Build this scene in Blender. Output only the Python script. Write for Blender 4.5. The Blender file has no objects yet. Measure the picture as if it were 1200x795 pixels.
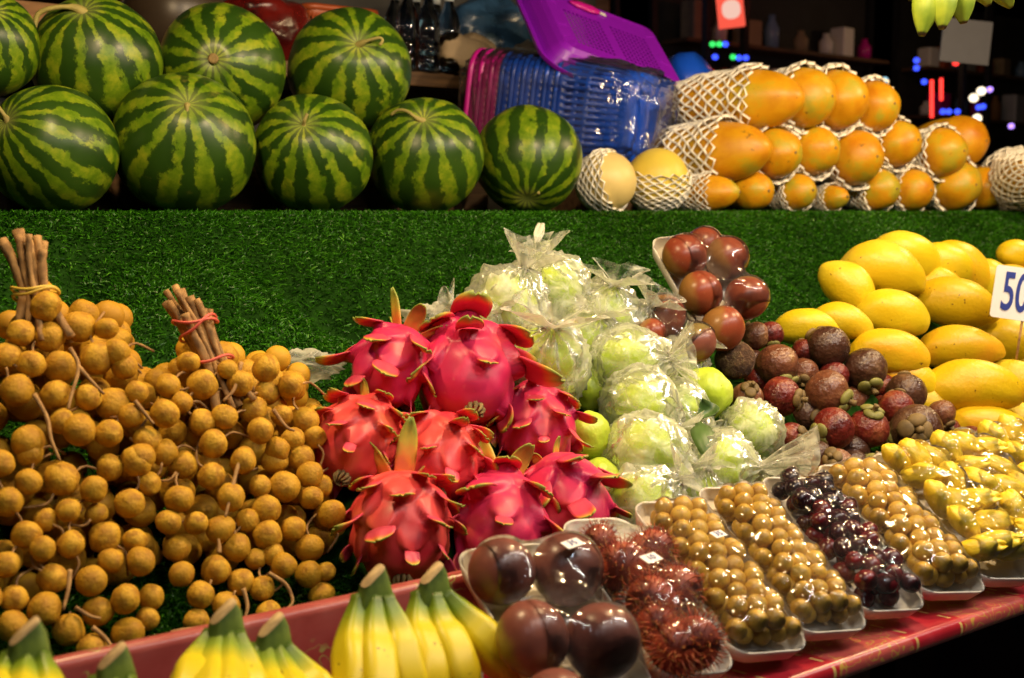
import bpy, bmesh, math, random
import numpy as np
from mathutils import Vector, Matrix, noise
random.seed(7)
sc = bpy.context.scene
COL = sc.collection
PI = math.pi
# ------------------------------------------------------------------ camera frame
FPX = 1400.0
YAW, PITCH = math.radians(36.4), math.radians(6.1)
CAM = Vector((0, 0, 1.25))
FW = Vector((math.sin(YAW)*math.cos(PITCH), math.cos(YAW)*math.cos(PITCH), -math.sin(PITCH)))
RT = Vector((math.cos(YAW), -math.sin(YAW), 0))
UP = RT.cross(FW)
def ray(px, py):
    return FW + RT*((px-600)/FPX) + UP*((397.5-py)/FPX)
def at(px, py, Y):
    d = ray(px, py); return CAM + d*(Y/d.y)
def atz(px, py, z):
    d = ray(px, py); return CAM + d*((z-CAM.z)/d.z)
def dep(p):
    return (Vector(p)-CAM).dot(FW)
def onplane(px, py, p0, n):
    d = ray(px, py); return CAM + d*((p0-CAM).dot(n)/d.dot(n))
def heap(px, py, z0, s=.8, Y0=1.1):
    return onplane(px, py, Vector((0, Y0, z0)), Vector((0, -s, 1)))
def idir(dx, dy, dz):
    return (RT*dx - UP*dy - FW*dz).normalized()

# ------------------------------------------------------------------ mesh helpers
def mesh(name, V, F, m=None, smooth=True):
    me = bpy.data.meshes.new(name)
    me.from_pydata([tuple(v) for v in V], [], [tuple(f) for f in F])
    if m: me.materials.append(m)
    if smooth and len(me.polygons):
        me.polygons.foreach_set('use_smooth', [True]*len(me.polygons))
    me.update()
    return me
def link(name, me, parent=None, mw=None, loc=None):
    o = bpy.data.objects.new(name, me); COL.objects.link(o)
    if parent is not None: o.parent = parent
    if mw is not None: o.matrix_basis = mw
    if loc is not None: o.location = loc
    return o
def tag(o, label=None, cat=None, group=None, kind=None):
    if label: o['label'] = label
    if cat: o['category'] = cat
    if group: o['group'] = group
    if kind: o['kind'] = kind
    return o
def thing(name, label, cat, loc=(0, 0, 0), group=None, mw=None):
    o = bpy.data.objects.new(name, None); COL.objects.link(o)
    o.empty_display_size = .02
    if mw is not None: o.matrix_basis = mw
    else: o.location = loc
    return tag(o, label, cat, group)
def basis(z, x=None, loc=(0, 0, 0), s=(1, 1, 1)):
    z = Vector(z).normalized()
    x = Vector(x) if x is not None else (Vector((0, 0, 1)) if abs(z.z) < .9 else Vector((1, 0, 0)))
    x = (x - z*x.dot(z)).normalized(); y = z.cross(x)
    M = Matrix((x, y, z)).transposed().to_4x4()
    M = M @ Matrix.Diagonal((s[0], s[1], s[2], 1))
    M.translation = loc
    return M
class MB:
    def __init__(s): s.V = []; s.F = []
    def add(s, V, F):
        b = len(s.V); s.V += [Vector(v) for v in V]; s.F += [[i+b for i in f] for f in F]; return s
    def xadd(s, M, V, F): return s.add([M @ Vector(v) for v in V], F)
    def box(s, c, d, M=None):
        x, y, z = d[0]/2, d[1]/2, d[2]/2
        V = [Vector(c)+Vector((a*x, b*y, e*z)) for a in (-1, 1) for b in (-1, 1) for e in (-1, 1)]
        if M is not None: V = [M @ v for v in V]
        return s.add(V, [(0, 1, 3, 2), (4, 6, 7, 5), (0, 4, 5, 1), (2, 3, 7, 6), (0, 2, 6, 4), (1, 5, 7, 3)])
    def tube(s, P, R, n=8): return s.add(*tube(P, R, n))
    def mesh(s, name, m, smooth=True): return mesh(name, s.V, s.F, m, smooth)
def tube(P, R, n=8, cap=True):
    P = [Vector(p) for p in P]
    if not hasattr(R, '__len__'): R = [R]*len(P)
    V = []; F = []; x = None
    for i, p in enumerate(P):
        t = (P[min(i+1, len(P)-1)] - P[max(i-1, 0)]).normalized()
        if x is None: x = t.orthogonal().normalized()
        x = (x - t*x.dot(t)).normalized(); y = t.cross(x)
        for k in range(n):
            a = 2*PI*k/n; V.append(p + (x*math.cos(a)+y*math.sin(a))*R[i])
    for i in range(len(P)-1):
        for k in range(n):
            F.append((i*n+k, i*n+(k+1) % n, (i+1)*n+(k+1) % n, (i+1)*n+k))
    if cap:
        F.append(tuple(range(n-1, -1, -1))); F.append(tuple((len(P)-1)*n+k for k in range(n)))
    return V, F
def curve(pts, n=16):
    P = [Vector(p) for p in pts]; P = [2*P[0]-P[1]]+P+[2*P[-1]-P[-2]]; out = []
    seg = len(P)-3
    for i in range(n+1):
        u = i/n*seg; k = min(int(u), seg-1); t = u-k
        a, b, c, d = P[k:k+4]
        out.append(.5*((2*b)+(c-a)*t+(2*a-5*b+4*c-d)*t*t+(3*b-a-3*c+d)*t**3))
    return out
def lathe(prof, n=24, fn=None):
    """prof: (r,z) from bottom pole to top pole"""
    V = []; F = []; m = len(prof)
    for j, (r, z) in enumerate(prof):
        if j in (0, m-1): V.append(Vector((0, 0, z)))
        else:
            for k in range(n):
                a = 2*PI*k/n; V.append(Vector((r*math.cos(a), r*math.sin(a), z)))
    idx = lambda j, k: 0 if j == 0 else (len(V)-1 if j == m-1 else 1+(j-1)*n+k % n)
    for j in range(m-1):
        for k in range(n):
            f = [idx(j, k), idx(j, k+1), idx(j+1, k+1), idx(j+1, k)]
            g = []
            for i in f:
                if i not in g: g.append(i)
            F.append(g)
    if fn: V = [fn(v) for v in V]
    return V, F
def ball(n=24, m=14, fn=None):
    return lathe([(math.sin(PI*j/m), -math.cos(PI*j/m)) for j in range(m+1)], n, fn)
def rrect(w, h, r, n=6):
    P = []
    for cx, cy, a0 in ((w/2-r, h/2-r, 0), (-w/2+r, h/2-r, 90), (-w/2+r, -h/2+r, 180), (w/2-r, -h/2+r, 270)):
        for k in range(n+1):
            a = math.radians(a0+90*k/n); P.append((cx+r*math.cos(a), cy+r*math.sin(a)))
    return P
def loft(rings, cap0=True, cap1=True):
    n = len(rings[0]); V = [Vector(p) for r in rings for p in r]; F = []
    for i in range(len(rings)-1):
        for k in range(n):
            F.append((i*n+k, i*n+(k+1) % n, (i+1)*n+(k+1) % n, (i+1)*n+k))
    if cap0: F.append(tuple(range(n-1, -1, -1)))
    if cap1: F.append(tuple((len(rings)-1)*n+k for k in range(n)))
    return V, F
def fbm(p, o=3):
    return noise.fractal(p, 1.0, 2.0, o)
def bevel(o, w=.004, seg=2):
    b = o.modifiers.new('bevel', 'BEVEL'); b.width = w; b.segments = seg; b.limit_method = 'ANGLE'
    return o

# ------------------------------------------------------------------ material helpers
class NT:
    def __init__(s, name, k=1.0):
        s.k = k
        s.m = bpy.data.materials.new(name); s.m.use_nodes = True
        s.t = s.m.node_tree; s.t.nodes.clear()
        s.out = s.n('ShaderNodeOutputMaterial')
        s._co = None
    def n(s, typ, **kw):
        nd = s.t.nodes.new(typ)
        for k, v in kw.items(): setattr(nd, k, v)
        return nd
    def set(s, sock, v):
        if hasattr(v, 'is_linked') or isinstance(v, bpy.types.NodeSocket): s.t.links.new(v, sock)
        elif isinstance(v, (tuple, list)) and sock.type == 'RGBA' and len(v) == 3: sock.default_value = (*v, 1)
        else: sock.default_value = v
    def co(s, which='Object'):
        if s._co is None: s._co = s.n('ShaderNodeTexCoord')
        return s._co.outputs[which]
    def rnd(s): return s.n('ShaderNodeObjectInfo').outputs['Random']
    def math(s, op, a, b=None, c=None):
        nd = s.n('ShaderNodeMath', operation=op)
        s.set(nd.inputs[0], a)
        if b is not None: s.set(nd.inputs[1], b)
        if c is not None: s.set(nd.inputs[2], c)
        return nd.outputs[0]
    def sep(s, v):
        nd = s.n('ShaderNodeSeparateXYZ'); s.set(nd.inputs[0], v); return nd.outputs
    def comb(s, x, y, z):
        nd = s.n('ShaderNodeCombineXYZ')
        for i, v in enumerate((x, y, z)): s.set(nd.inputs[i], v)
        return nd.outputs[0]
    def noise(s, scale, detail=3, vec=None, w=None, rough=.5):
        nd = s.n('ShaderNodeTexNoise', noise_dimensions='4D' if w is not None else '3D')
        s.set(nd.inputs['Vector'], vec if vec is not None else s.co())
        if w is not None: s.set(nd.inputs['W'], w)
        nd.inputs['Scale'].default_value = scale*s.k; nd.inputs['Detail'].default_value = detail
        nd.inputs['Roughness'].default_value = rough
        return nd.outputs['Fac']
    def voro(s, scale, vec=None, out='Distance', feature='F1', rand=1):
        nd = s.n('ShaderNodeTexVoronoi', feature=feature)
        s.set(nd.inputs['Vector'], vec if vec is not None else s.co())
        nd.inputs['Scale'].default_value = scale*s.k; nd.inputs['Randomness'].default_value = rand
        return nd.outputs[out]
    def ramp(s, fac, stops, interp='LINEAR'):
        nd = s.n('ShaderNodeValToRGB'); s.set(nd.inputs[0], fac); cr = nd.color_ramp; cr.interpolation = interp
        while len(cr.elements) < len(stops): cr.elements.new(.5)
        for e, (p, c) in zip(cr.elements, stops):
            e.position = p; e.color = (*c, 1) if len(c) == 3 else c
        return nd.outputs[0]
    def step(s, fac, a, b):
        nd = s.n('ShaderNodeMapRange'); nd.interpolation_type = 'SMOOTHSTEP'
        s.set(nd.inputs[0], fac); nd.inputs[1].default_value = a; nd.inputs[2].default_value = b
        return nd.outputs[0]
    def mix(s, f, a, b, blend='MIX'):
        nd = s.n('ShaderNodeMix', data_type='RGBA', blend_type=blend)
        s.set(nd.inputs[0], f); s.set(nd.inputs[6], a); s.set(nd.inputs[7], b); return nd.outputs[2]
    def bump(s, h, strength=.3, dist=.002):
        nd = s.n('ShaderNodeBump'); s.set(nd.inputs['Height'], h)
        nd.inputs['Strength'].default_value = strength; nd.inputs['Distance'].default_value = dist
        return nd.outputs[0]
    def pr(s, color, rough=.5, normal=None, **kw):
        nd = s.n('ShaderNodeBsdfPrincipled'); s.set(nd.inputs['Base Color'], color); s.set(nd.inputs['Roughness'], rough)
        if normal is not None: s.set(nd.inputs['Normal'], normal)
        for k, v in kw.items(): s.set(nd.inputs[k.replace('_', ' ')], v)
        return nd.outputs[0]
    def done(s, sh):
        s.t.links.new(sh, s.out.inputs['Surface']); return s.m
def plain(name, col, rough=.5, var=.12, scale=20, bump=0, k=1.0, **kw):
    t = NT(name, k); f = t.noise(scale, 4, w=t.rnd())
    c = t.mix(f, tuple(max(0, x*(1-var*1.6)) for x in col), tuple(min(1, x*(1+var*1.6)) for x in col))
    nrm = t.bump(f, bump, .003) if bump else None
    return t.done(t.pr(c, rough, nrm, **kw))
def emit(name, col, st):
    t = NT(name); e = t.n('ShaderNodeEmission'); e.inputs[0].default_value = (*col, 1); e.inputs[1].default_value = st
    return t.done(e.outputs[0])

M = {}
def build_materials():
    # watermelon rind: meridian stripes round the local z axis
    t = NT('watermelon_rind'); P = t.sep(t.co()); R = t.rnd(); w = t.math('MULTIPLY', R, 37.0)
    ang = t.math('ARCTAN2', P[1], P[0])
    n1 = t.noise(9, 2, w=w); n2 = t.noise(38, 4, w=w, rough=.65)
    ph = t.math('ADD', t.math('MULTIPLY', t.math('SUBTRACT', n1, .5), 5.0), t.math('MULTIPLY', t.math('SUBTRACT', n2, .5), 4.2))
    sn = t.math('SINE', t.math('ADD', t.math('ADD', t.math('MULTIPLY', ang, t.math('ROUND', t.math('ADD', 11.0, t.math('MULTIPLY', R, 4.0)))), ph), w))
    mp = t.n('ShaderNodeMapping'); t.set(mp.inputs[0], t.co()); mp.inputs['Scale'].default_value = (1, 1, .45)
    blot = t.noise(30, 5, vec=mp.outputs[0], w=t.math('ADD', w, 5.0), rough=.68)
    st = t.step(t.math('ADD', sn, t.math('MULTIPLY', t.math('SUBTRACT', blot, .5), 6.5)), -.25, .45)
    light = t.ramp(n2, [(.3, (.042, .11, .003)), (.5, (.12, .20, .007)), (.7, (.26, .30, .014))])
    dark = t.ramp(n1, [(.3, (.009, .032, .003)), (.7, (.026, .066, .006))])
    c = t.mix(st, dark, light)
    rad = t.math('SQRT', t.math('ADD', t.math('POWER', P[0], 2.0), t.math('POWER', P[1], 2.0)))
    pole = t.math('MULTIPLY', t.step(rad, .042, .006), t.math('MULTIPLY', t.step(P[2], 0, .02), .30))
    c = t.mix(pole, c, (.34, .36, .12))
    scuff = t.step(t.noise(14, 6, w=t.math('ADD', w, 9.0), rough=.75), .60, .74)
    c = t.mix(t.math('MULTIPLY', scuff, .3), c, (.30, .25, .05))
    gs = t.math('MULTIPLY', t.step(t.noise(4.5, 3, w=t.math('ADD', w, 3.0)), .60, .70), t.step(P[2], .05, -.02)); c = t.mix(t.math('MULTIPLY', gs, .6), c, (.38, .30, .03))
    M['melon'] = t.done(t.pr(c, t.ramp(n2, [(.2, (.26,)*3), (.8, (.42,)*3)]), t.bump(n2, .1, .001), Specular_IOR_Level=.3))
    M['melon_stem'] = plain('melon_stem', (.26, .22, .06), .7, .4, 60, .4)
    # longan
    t = NT('longan_skin', 0.03); R = t.rnd(); n = t.noise(160, 4, w=R); n2 = t.noise(45, 3, w=R)
    base = t.mix(R, (.44, .23, .010), (.60, .34, .022))
    c = t.mix(t.step(n2, .42, .66), base, (.36, .17, .010))
    c = t.mix(t.math('MULTIPLY', t.step(n, .54, .72), .45), c, (.30, .14, .012))
    M['longan'] = t.done(t.pr(c, .62, t.bump(n, .25, .010), Specular_IOR_Level=.3))
    t = NT('twig_bark'); n = t.noise(90, 5, vec=None); c = t.ramp(n, [(.3, (.16, .075, .02)), (.7, (.46, .26, .085))])
    M['twig'] = t.done(t.pr(c, .8, t.bump(n, .5, .002)))
    M['band_red'] = plain('rubber_band_red', (.62, .10, .07), .45)
    M['band_yel'] = plain('rubber_band_yellow', (.62, .42, .05), .45)
    # dragon fruit
    t = NT('dragon_fruit_skin'); R = t.rnd(); n = t.noise(18, 3, w=R); n2 = t.noise(90, 4, w=R)
    c = t.ramp(n, [(.3, (.46, .008, .085)), (.55, (.62, .03, .10)), (.75, (.70, .11, .08))])
    c = t.mix(t.math('MULTIPLY', t.step(n2, .6, .75), .35), c, (.72, .22, .16))
    M['dragon'] = t.done(t.pr(c, .42, t.bump(n2, .15, .0015), Specular_IOR_Level=.4))
    t = NT('dragon_fruit_skin_orange'); R = t.rnd(); n = t.noise(18, 3, w=R); n2 = t.noise(90, 4, w=R)
    c = t.ramp(n, [(.3, (.58, .02, .04)), (.55, (.68, .07, .06)), (.75, (.72, .17, .06))])
    M['dragon_or'] = t.done(t.pr(c, .42, t.bump(n2, .15, .0015), Specular_IOR_Level=.4))
    t = NT('dragon_fruit_scale'); a = t.n('ShaderNodeAttribute', attribute_name='tip'); n = t.noise(60, 3, w=t.rnd())
    f = t.math('ADD', a.outputs['Fac'], t.math('MULTIPLY', t.math('SUBTRACT', n, .5), .35))
    c0 = t.mix(t.noise(18, 3, w=t.rnd()), (.48, .010, .09), (.70, .09, .10)); c = t.ramp(f, [(.0, (.60, .03, .10)), (.45, (.68, .06, .08)), (.66, (.72, .20, .04)), (.82, (.52, .40, .05)), (1, (.24, .29, .04))]); c = t.mix(t.step(f, .60, .25), c, c0)
    M['scale'] = t.done(t.pr(c, .45, Specular_IOR_Level=.4))
    M['dry'] = plain('dried_flower', (.22, .15, .05), .8, .5, 120, .5)
    # mango
    t = NT('mango_skin', 0.17); R = t.rnd(); n = t.noise(7, 3, w=t.math('MULTIPLY', R, 20)); n2 = t.noise(160, 3, w=R); sp = t.noise(130, 2, w=R); w2 = t.math('MULTIPLY', R, 31)
    base = t.mix(R, (.60, .39, .005), (.66, .49, .009))
    c = t.mix(t.step(n, .5, .72), base, (.74, .33, .012)); c = t.mix(t.step(n, .47, .25), c, (.60, .47, .03))
    c = t.mix(t.math('MULTIPLY', t.step(n2, .62, .75), .25), c, (.5, .28, .02))
    c = t.mix(t.step(sp, .70, .73), c, (.12, .06, .01)); c = t.mix(t.math('MULTIPLY', t.step(t.noise(22, 6, w=w2, rough=.8), .64, .74), .55), c, (.26, .12, .015))
    M['mango'] = t.done(t.pr(c, .40, t.bump(n2, .12, .008), Specular_IOR_Level=.4))
    # papaya
    t = NT('papaya_skin'); R = t.rnd(); w = t.math('MULTIPLY', R, 20); n = t.noise(12, 5, w=w, rough=.62); n2 = t.noise(70, 4, w=w, rough=.6); z = t.sep(t.co())[2]
    c = t.ramp(n, [(.3, (.50, .17, .004)), (.5, (.62, .30, .006)), (.68, (.56, .40, .014))])
    grn = t.math('MULTIPLY', t.step(t.math('ADD', n, t.math('MULTIPLY', z, 1.2)), .62, .78), .7)
    c = t.mix(grn, c, (.34, .33, .03))
    c = t.mix(t.step(t.noise(45, 5, w=w, rough=.7), .62, .70), c, (.16, .09, .012))
    M['papaya'] = t.done(t.pr(c, .42, t.bump(n2, .15, .001), Specular_IOR_Level=.4))
    M['foam_net'] = plain('foam_net', (.88, .85, .76), .6, .06)
    M['cantaloupe'] = plain('pale_melon_skin', (.70, .54, .20), .45, .12, 14, .05)
    M['cantaloupe_y'] = plain('yellow_melon_skin', (.68, .52, .07), .45, .12, 14, .05)
    # mangosteen
    for nm, c0, c1, c2 in (('mangosteen_dark', (.035, .014, .010), (.075, .030, .016), (.17, .09, .04)), ('mangosteen_red', (.035, .006, .006), (.15, .014, .010), (.30, .09, .03)), ('mangosteen_brown', (.08, .024, .014), (.17, .06, .026), (.30, .16, .06))):
        t = NT(nm, .036); R = t.rnd(); n = t.noise(26, 4, w=t.math('MULTIPLY', R, 30), rough=.6); n2 = t.noise(110, 4, w=R)
        c = t.ramp(n, [(.32, c0), (.55, c1), (.74, c2)])
        c = t.mix(t.step(n2, .68, .76), c, (.28, .19, .06))
        M[nm] = t.done(t.pr(c, t.ramp(n, [(.3, (.22,)*3), (.7, (.42,)*3)]), t.bump(n2, .3, .02)))
    M['calyx'] = plain('mangosteen_calyx', (.15, .095, .028), .65, .55, 45, .4, .036)
    M['calyx_green'] = plain('mangosteen_calyx_green', (.18, .17, .035), .6, .4, 45, .3, .036)
    t = NT('russet_rind', 0.035); n = t.noise(55, 6, rough=.75); c = t.ramp(n, [(.35, (.05, .02, .01)), (.5, (.16, .07, .03)), (.62, (.38, .24, .10))])
    M['russet'] = t.done(t.pr(c, .75, t.bump(n, .8, .06)))
    # star apple
    for nm, a, b, g in (('star_apple_dark', (.10, .030, .024), (.25, .080, .052), (.22, .17, .035)), ('star_apple_red', (.17, .030, .014), (.27, .058, .022), (.25, .13, .03))):
        t = NT(nm, .042); R = t.rnd(); w = t.math('MULTIPLY', R, 25); n = t.noise(12, 3, w=w); n2 = t.noise(130, 3, w=w)
        c = t.ramp(n, [(.3, a), (.7, b)]); z = t.sep(t.co())[2]
        c = t.mix(t.math('MULTIPLY', t.step(t.math('ADD', t.noise(7, 3, w=w), t.math('MULTIPLY', z, -.5)), .56, .72), .8), c, g)
        c = t.mix(t.math('MULTIPLY', t.step(n2, .63, .72), .3), c, (.36, .2, .1))
        M[nm] = t.done(t.pr(c, .32, Specular_IOR_Level=.4))
    # guava
    t = NT('guava_skin', 0.042); R = t.rnd(); n = t.noise(14, 3, w=R); n2 = t.noise(75, 4, w=R)
    c = t.ramp(n, [(.3, (.32, .48, .015)), (.55, (.44, .58, .035)), (.75, (.56, .64, .09))])
    c = t.mix(t.step(t.noise(110, 2, w=R), .72, .75), c, (.16, .12, .03))
    M['guava'] = t.done(t.pr(c, .4, t.bump(t.math('ADD', n2, t.math('MULTIPLY', n, 2)),  .2, .010)))
    M['leaf'] = plain('cut_leaf', (.055, .11, .02), .45, .4, 40)
    # banana
    t = NT('banana_skin'); a = t.n('ShaderNodeAttribute', attribute_name='along'); n = t.noise(30, 3, w=t.rnd()); n2 = t.noise(120, 3, w=t.rnd())
    f = t.math('ADD', a.outputs['Fac'], t.math('MULTIPLY', t.math('SUBTRACT', n, .5), .08))
    c = t.ramp(f, [(.0, (.06, .11, .008)), (.16, (.20, .28, .012)), (.36, (.60, .50, .010)), (.90, (.68, .49, .010)), (.97, (.40, .32, .02)), (1, (.05, .03, .01))])
    c = t.mix(t.step(n2, .66, .71), c, (.14, .075, .012)); c = t.mix(t.math('MULTIPLY', t.step(t.noise(16, 6, w=t.rnd(), rough=.8), .6, .72), .35), c, (.28, .2, .02))
    M['banana'] = t.done(t.pr(c, .42, Specular_IOR_Level=.4))
    t = NT('green_banana_skin'); n = t.noise(40, 4, w=t.rnd()); a = t.n('ShaderNodeAttribute', attribute_name='along')
    c = t.ramp(n, [(.3, (.15, .23, .015)), (.7, (.30, .37, .03))])
    c = t.mix(t.step(a.outputs['Fac'], .965, .985), c, (.05, .035, .01))
    M['banana_green'] = t.done(t.pr(c, .42))
    t = NT('banana_crown'); n = t.noise(50, 4); c = t.ramp(n, [(.35, (.035, .07, .008)), (.6, (.12, .18, .02))])
    M['crown'] = t.done(t.pr(c, .6, t.bump(n, .3, .002)))
    M['crown_cut'] = plain('banana_crown_cut', (.42, .29, .13), .8, .35, 90, .4)
    # langsat, grape, jackfruit, rambutan
    t = NT('langsat_skin', 0.02); R = t.rnd(); n = t.noise(60, 4, w=t.math('MULTIPLY', R, 9)); c = t.mix(R, (.56, .32, .035), (.66, .40, .050))
    c = t.mix(t.step(n, .5, .75), c, (.40, .19, .03)); c = t.mix(t.step(t.noise(160, 3, w=R), .64, .72), c, (.20, .10, .03))
    M['langsat'] = t.done(t.pr(c, .42, t.bump(n, .2, .012)))
    t = NT('grape_skin', 0.01); R = t.rnd(); c = t.mix(t.math('POWER', R, 2.0), (.018, .004, .007), (.16, .010, .012)); M['grape'] = t.done(t.pr(c, .25))
    t = NT('jackfruit_flesh', 0.022); n = t.noise(28, 3, w=t.rnd()); c = t.ramp(n, [(.3, (.70, .45, .010)), (.7, (.80, .60, .04))])
    M['jack'] = t.done(t.pr(c, .4, t.bump(t.noise(70, 3), .15, .02), Subsurface_Weight=.0))
    t = NT('rambutan_rind', 0.02); n = t.noise(40, 3, w=t.rnd()); c = t.ramp(n, [(.3, (.16, .012, .008)), (.7, (.38, .06, .016))]); M['rambutan'] = t.done(t.pr(c, .55))
    t = NT('rambutan_hair'); a = t.n('ShaderNodeAttribute', attribute_name='tip'); c = t.ramp(a.outputs['Fac'], [(0, (.36, .025, .010)), (.55, (.52, .09, .015)), (1, (.46, .27, .04))])
    M['hair'] = t.done(t.pr(c, .5))
    # foam, film, bag
    M['foam'] = plain('foam_tray', (.74, .68, .58), .55, .05, 80)
    def film(name, haze, hcol, rough, bstr, bscale, boost=1.25, tint=(.97, .97, .97), k=1.0, bd=.004, lines=0.0):
        t = NT(name, k)
        v = t.noise(bscale, 3, w=t.rnd()); wv = t.n('ShaderNodeVectorMath', operation='ADD'); t.set(wv.inputs[0], t.co())
        dn = t.n('ShaderNodeTexNoise'); t.set(dn.inputs['Vector'], t.co()); dn.inputs['Scale'].default_value = bscale*k*.8; dn.inputs['Detail'].default_value = 3
        sc_ = t.n('ShaderNodeVectorMath', operation='SCALE'); t.set(sc_.inputs[0], dn.outputs['Color']); sc_.inputs['Scale'].default_value = .9/(bscale*k); t.set(wv.inputs[1], sc_.outputs[0])
        v2 = t.voro(bscale*.9, vec=wv.outputs[0], feature='DISTANCE_TO_EDGE')
        ln = t.step(v2, .10, .0)
        h = t.math('ADD', v, t.math('MULTIPLY', t.step(v2, 0, .25), .5))
        nb = t.bump(h, bstr, bd)
        fr = t.n('ShaderNodeFresnel'); fr.inputs['IOR'].default_value = 1.45
        tr = t.n('ShaderNodeBsdfTransparent'); tr.inputs[0].default_value = (*tint, 1)
        gl = t.n('ShaderNodeBsdfGlossy'); gl.inputs['Roughness'].default_value = rough; t.set(gl.inputs['Normal'], nb)
        base = tr.outputs[0]
        if haze:
            df = t.n('ShaderNodeBsdfDiffuse'); df.inputs[0].default_value = (*hcol, 1); t.set(df.inputs['Normal'], nb)
            tl = t.n('ShaderNodeBsdfTranslucent'); tl.inputs[0].default_value = (*hcol, 1)
            dm = t.n('ShaderNodeMixShader'); dm.inputs[0].default_value = .5
            t.t.links.new(df.outputs[0], dm.inputs[1]); t.t.links.new(tl.outputs[0], dm.inputs[2])
            lw = t.n('ShaderNodeLayerWeight'); lw.inputs[0].default_value = .45; t.set(lw.inputs['Normal'], nb)
            hz = t.math('MINIMUM', t.math('ADD', t.math('ADD', t.math('MULTIPLY', lw.outputs['Facing'], haze*2.0), t.math('MULTIPLY', t.step(v, .35, .75), haze*1.6)), t.math('MULTIPLY', ln, lines)), .9)
            hm = t.n('ShaderNodeMixShader'); t.set(hm.inputs[0], hz)
            t.t.links.new(base, hm.inputs[1]); t.t.links.new(dm.outputs[0], hm.inputs[2]); base = hm.outputs[0]
        mx = t.n('ShaderNodeMixShader'); t.set(mx.inputs[0], t.math('MINIMUM', t.math('MULTIPLY', fr.outputs[0], boost), .95))
        t.t.links.new(base, mx.inputs[1]); t.t.links.new(gl.outputs[0], mx.inputs[2])
        return t.done(mx.outputs[0])
    M['film'] = film('cling_film', .015, (.8, .8, .8), .09, .05, 18, 1.0, (1, 1, 1))
    M['bag'] = film('thin_plastic_bag', .44, (.93, .93, .76), .26, .22, 38, .55, (1, 1, 1), .045, .03, .16)
    M['cello'] = film('cellophane', .03, (1, 1, 1), .10, .8, 14, 2.0)
    M['redbag'] = film('red_plastic_bag', .6, (.30, .02, .015), .25, .5, 12, 1.2, (.6, .1, .08))
    M['bluebag'] = film('blue_plastic_bag', .6, (.06, .16, .34), .25, .5, 12, 1.2, (.4, .6, .8))
    M['graybag'] = film('grey_plastic_bag', .7, (.30, .27, .24), .3, .5, 12, 1.0, (.8, .8, .8))
    # turf
    t = NT('turf_backing'); n = t.noise(60, 3); c = t.ramp(n, [(.3, (.006, .022, .003)), (.7, (.014, .05, .006))]); M['turf'] = t.done(t.pr(c, 1.0, Specular_IOR_Level=.02))
    t = NT('turf_blade'); a = t.n('ShaderNodeAttribute', attribute_name='hue'); c = t.ramp(a.outputs['Fac'], [(0, (.006, .034, .001)), (.55, (.020, .105, .003)), (.9, (.048, .185, .008)), (1, (.10, .28, .02))])
    M['blade'] = t.done(t.pr(c, .32, Specular_IOR_Level=.16))
    # vinyl tablecloth
    t = NT('vinyl_tablecloth'); co = t.co(); P = t.sep(co)
    n = t.noise(9, 4, rough=.6); n3 = t.noise(40, 3)
    red = t.ramp(n, [(.3, (.28, .006, .012)), (.55, (.38, .018, .03)), (.75, (.48, .07, .08))])
    # panels of gold scrollwork repeating along the table
    u = t.math('MULTIPLY', t.math('ADD', P[0], t.math('MULTIPLY', P[1], .25)), 4.6)
    fr = t.math('ABSOLUTE', t.math('SUBTRACT', t.math('FRACT', u), .5))
    wob = t.math('MULTIPLY', t.math('SUBTRACT', t.noise(26, 2), .5), .10)
    fr2 = t.math('ADD', fr, wob)
    panel = t.step(fr2, .285, .265)
    line = t.math('MULTIPLY', t.step(t.math('ABSOLUTE', t.math('SUBTRACT', fr, .315)), .012, .007), t.step(t.math('SINE', t.math('MULTIPLY', P[1], 260)), -.4, -.1))
    sw = t.noise(30, 2); ring = t.math('ABSOLUTE', t.math('SINE', t.math('MULTIPLY', sw, 26)))
    gold = t.math('MULTIPLY', t.step(ring, .30, .12), t.step(n, .36, .44))
    pc = t.mix(t.math('MULTIPLY', panel, .6), red, (.46, .11, .09))
    pc = t.mix(t.math('MULTIPLY', gold, panel), pc, (.44, .27, .05))
    pc = t.mix(line, pc, (.55, .38, .12))
    M['vinyl'] = t.done(t.pr(pc, .28, t.bump(n3, .06, .002), Specular_IOR_Level=.5))
    t = NT('vinyl_rim'); n = t.noise(14, 4, rough=.6); s2 = t.noise(30, 2)
    c = t.ramp(n, [(.3, (.28, .035, .03)), (.6, (.38, .09, .075)), (.78, (.48, .18, .14))])
    ring = t.math('ABSOLUTE', t.math('SINE', t.math('MULTIPLY', s2, 24)))
    c = t.mix(t.math('MULTIPLY', t.step(ring, .25, .1), t.step(t.noise(11, 2), .52, .6)), c, (.35, .36, .10))
    M['rim'] = t.done(t.pr(c, .3, Specular_IOR_Level=.5))
    # wood etc.
    t = NT('old_wood'); mp = t.n('ShaderNodeMapping'); t.set(mp.inputs[0], t.co()); mp.inputs['Scale'].default_value = (1, 14, 14)
    n = t.noise(6, 5, vec=mp.outputs[0]); c = t.ramp(n, [(.3, (.05, .026, .012)), (.7, (.16, .085, .035))]); M['wood'] = t.done(t.pr(c, .7, t.bump(n, .3, .003)))
    t = NT('crate_wood'); mp = t.n('ShaderNodeMapping'); t.set(mp.inputs[0], t.co()); mp.inputs['Scale'].default_value = (1, 14, 14)
    n = t.noise(6, 5, vec=mp.outputs[0]); c = t.ramp(n, [(.3, (.16, .07, .02)), (.7, (.34, .17, .055))]); M['crate'] = t.done(t.pr(c, .7, t.bump(n, .3, .003)))
    M['black'] = plain('black_paint', (.012, .012, .013), .6, .3)
    M['tarp'] = plain('dark_tarpaulin', (.03, .028, .026), .7, .4, 4, .2)
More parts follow.
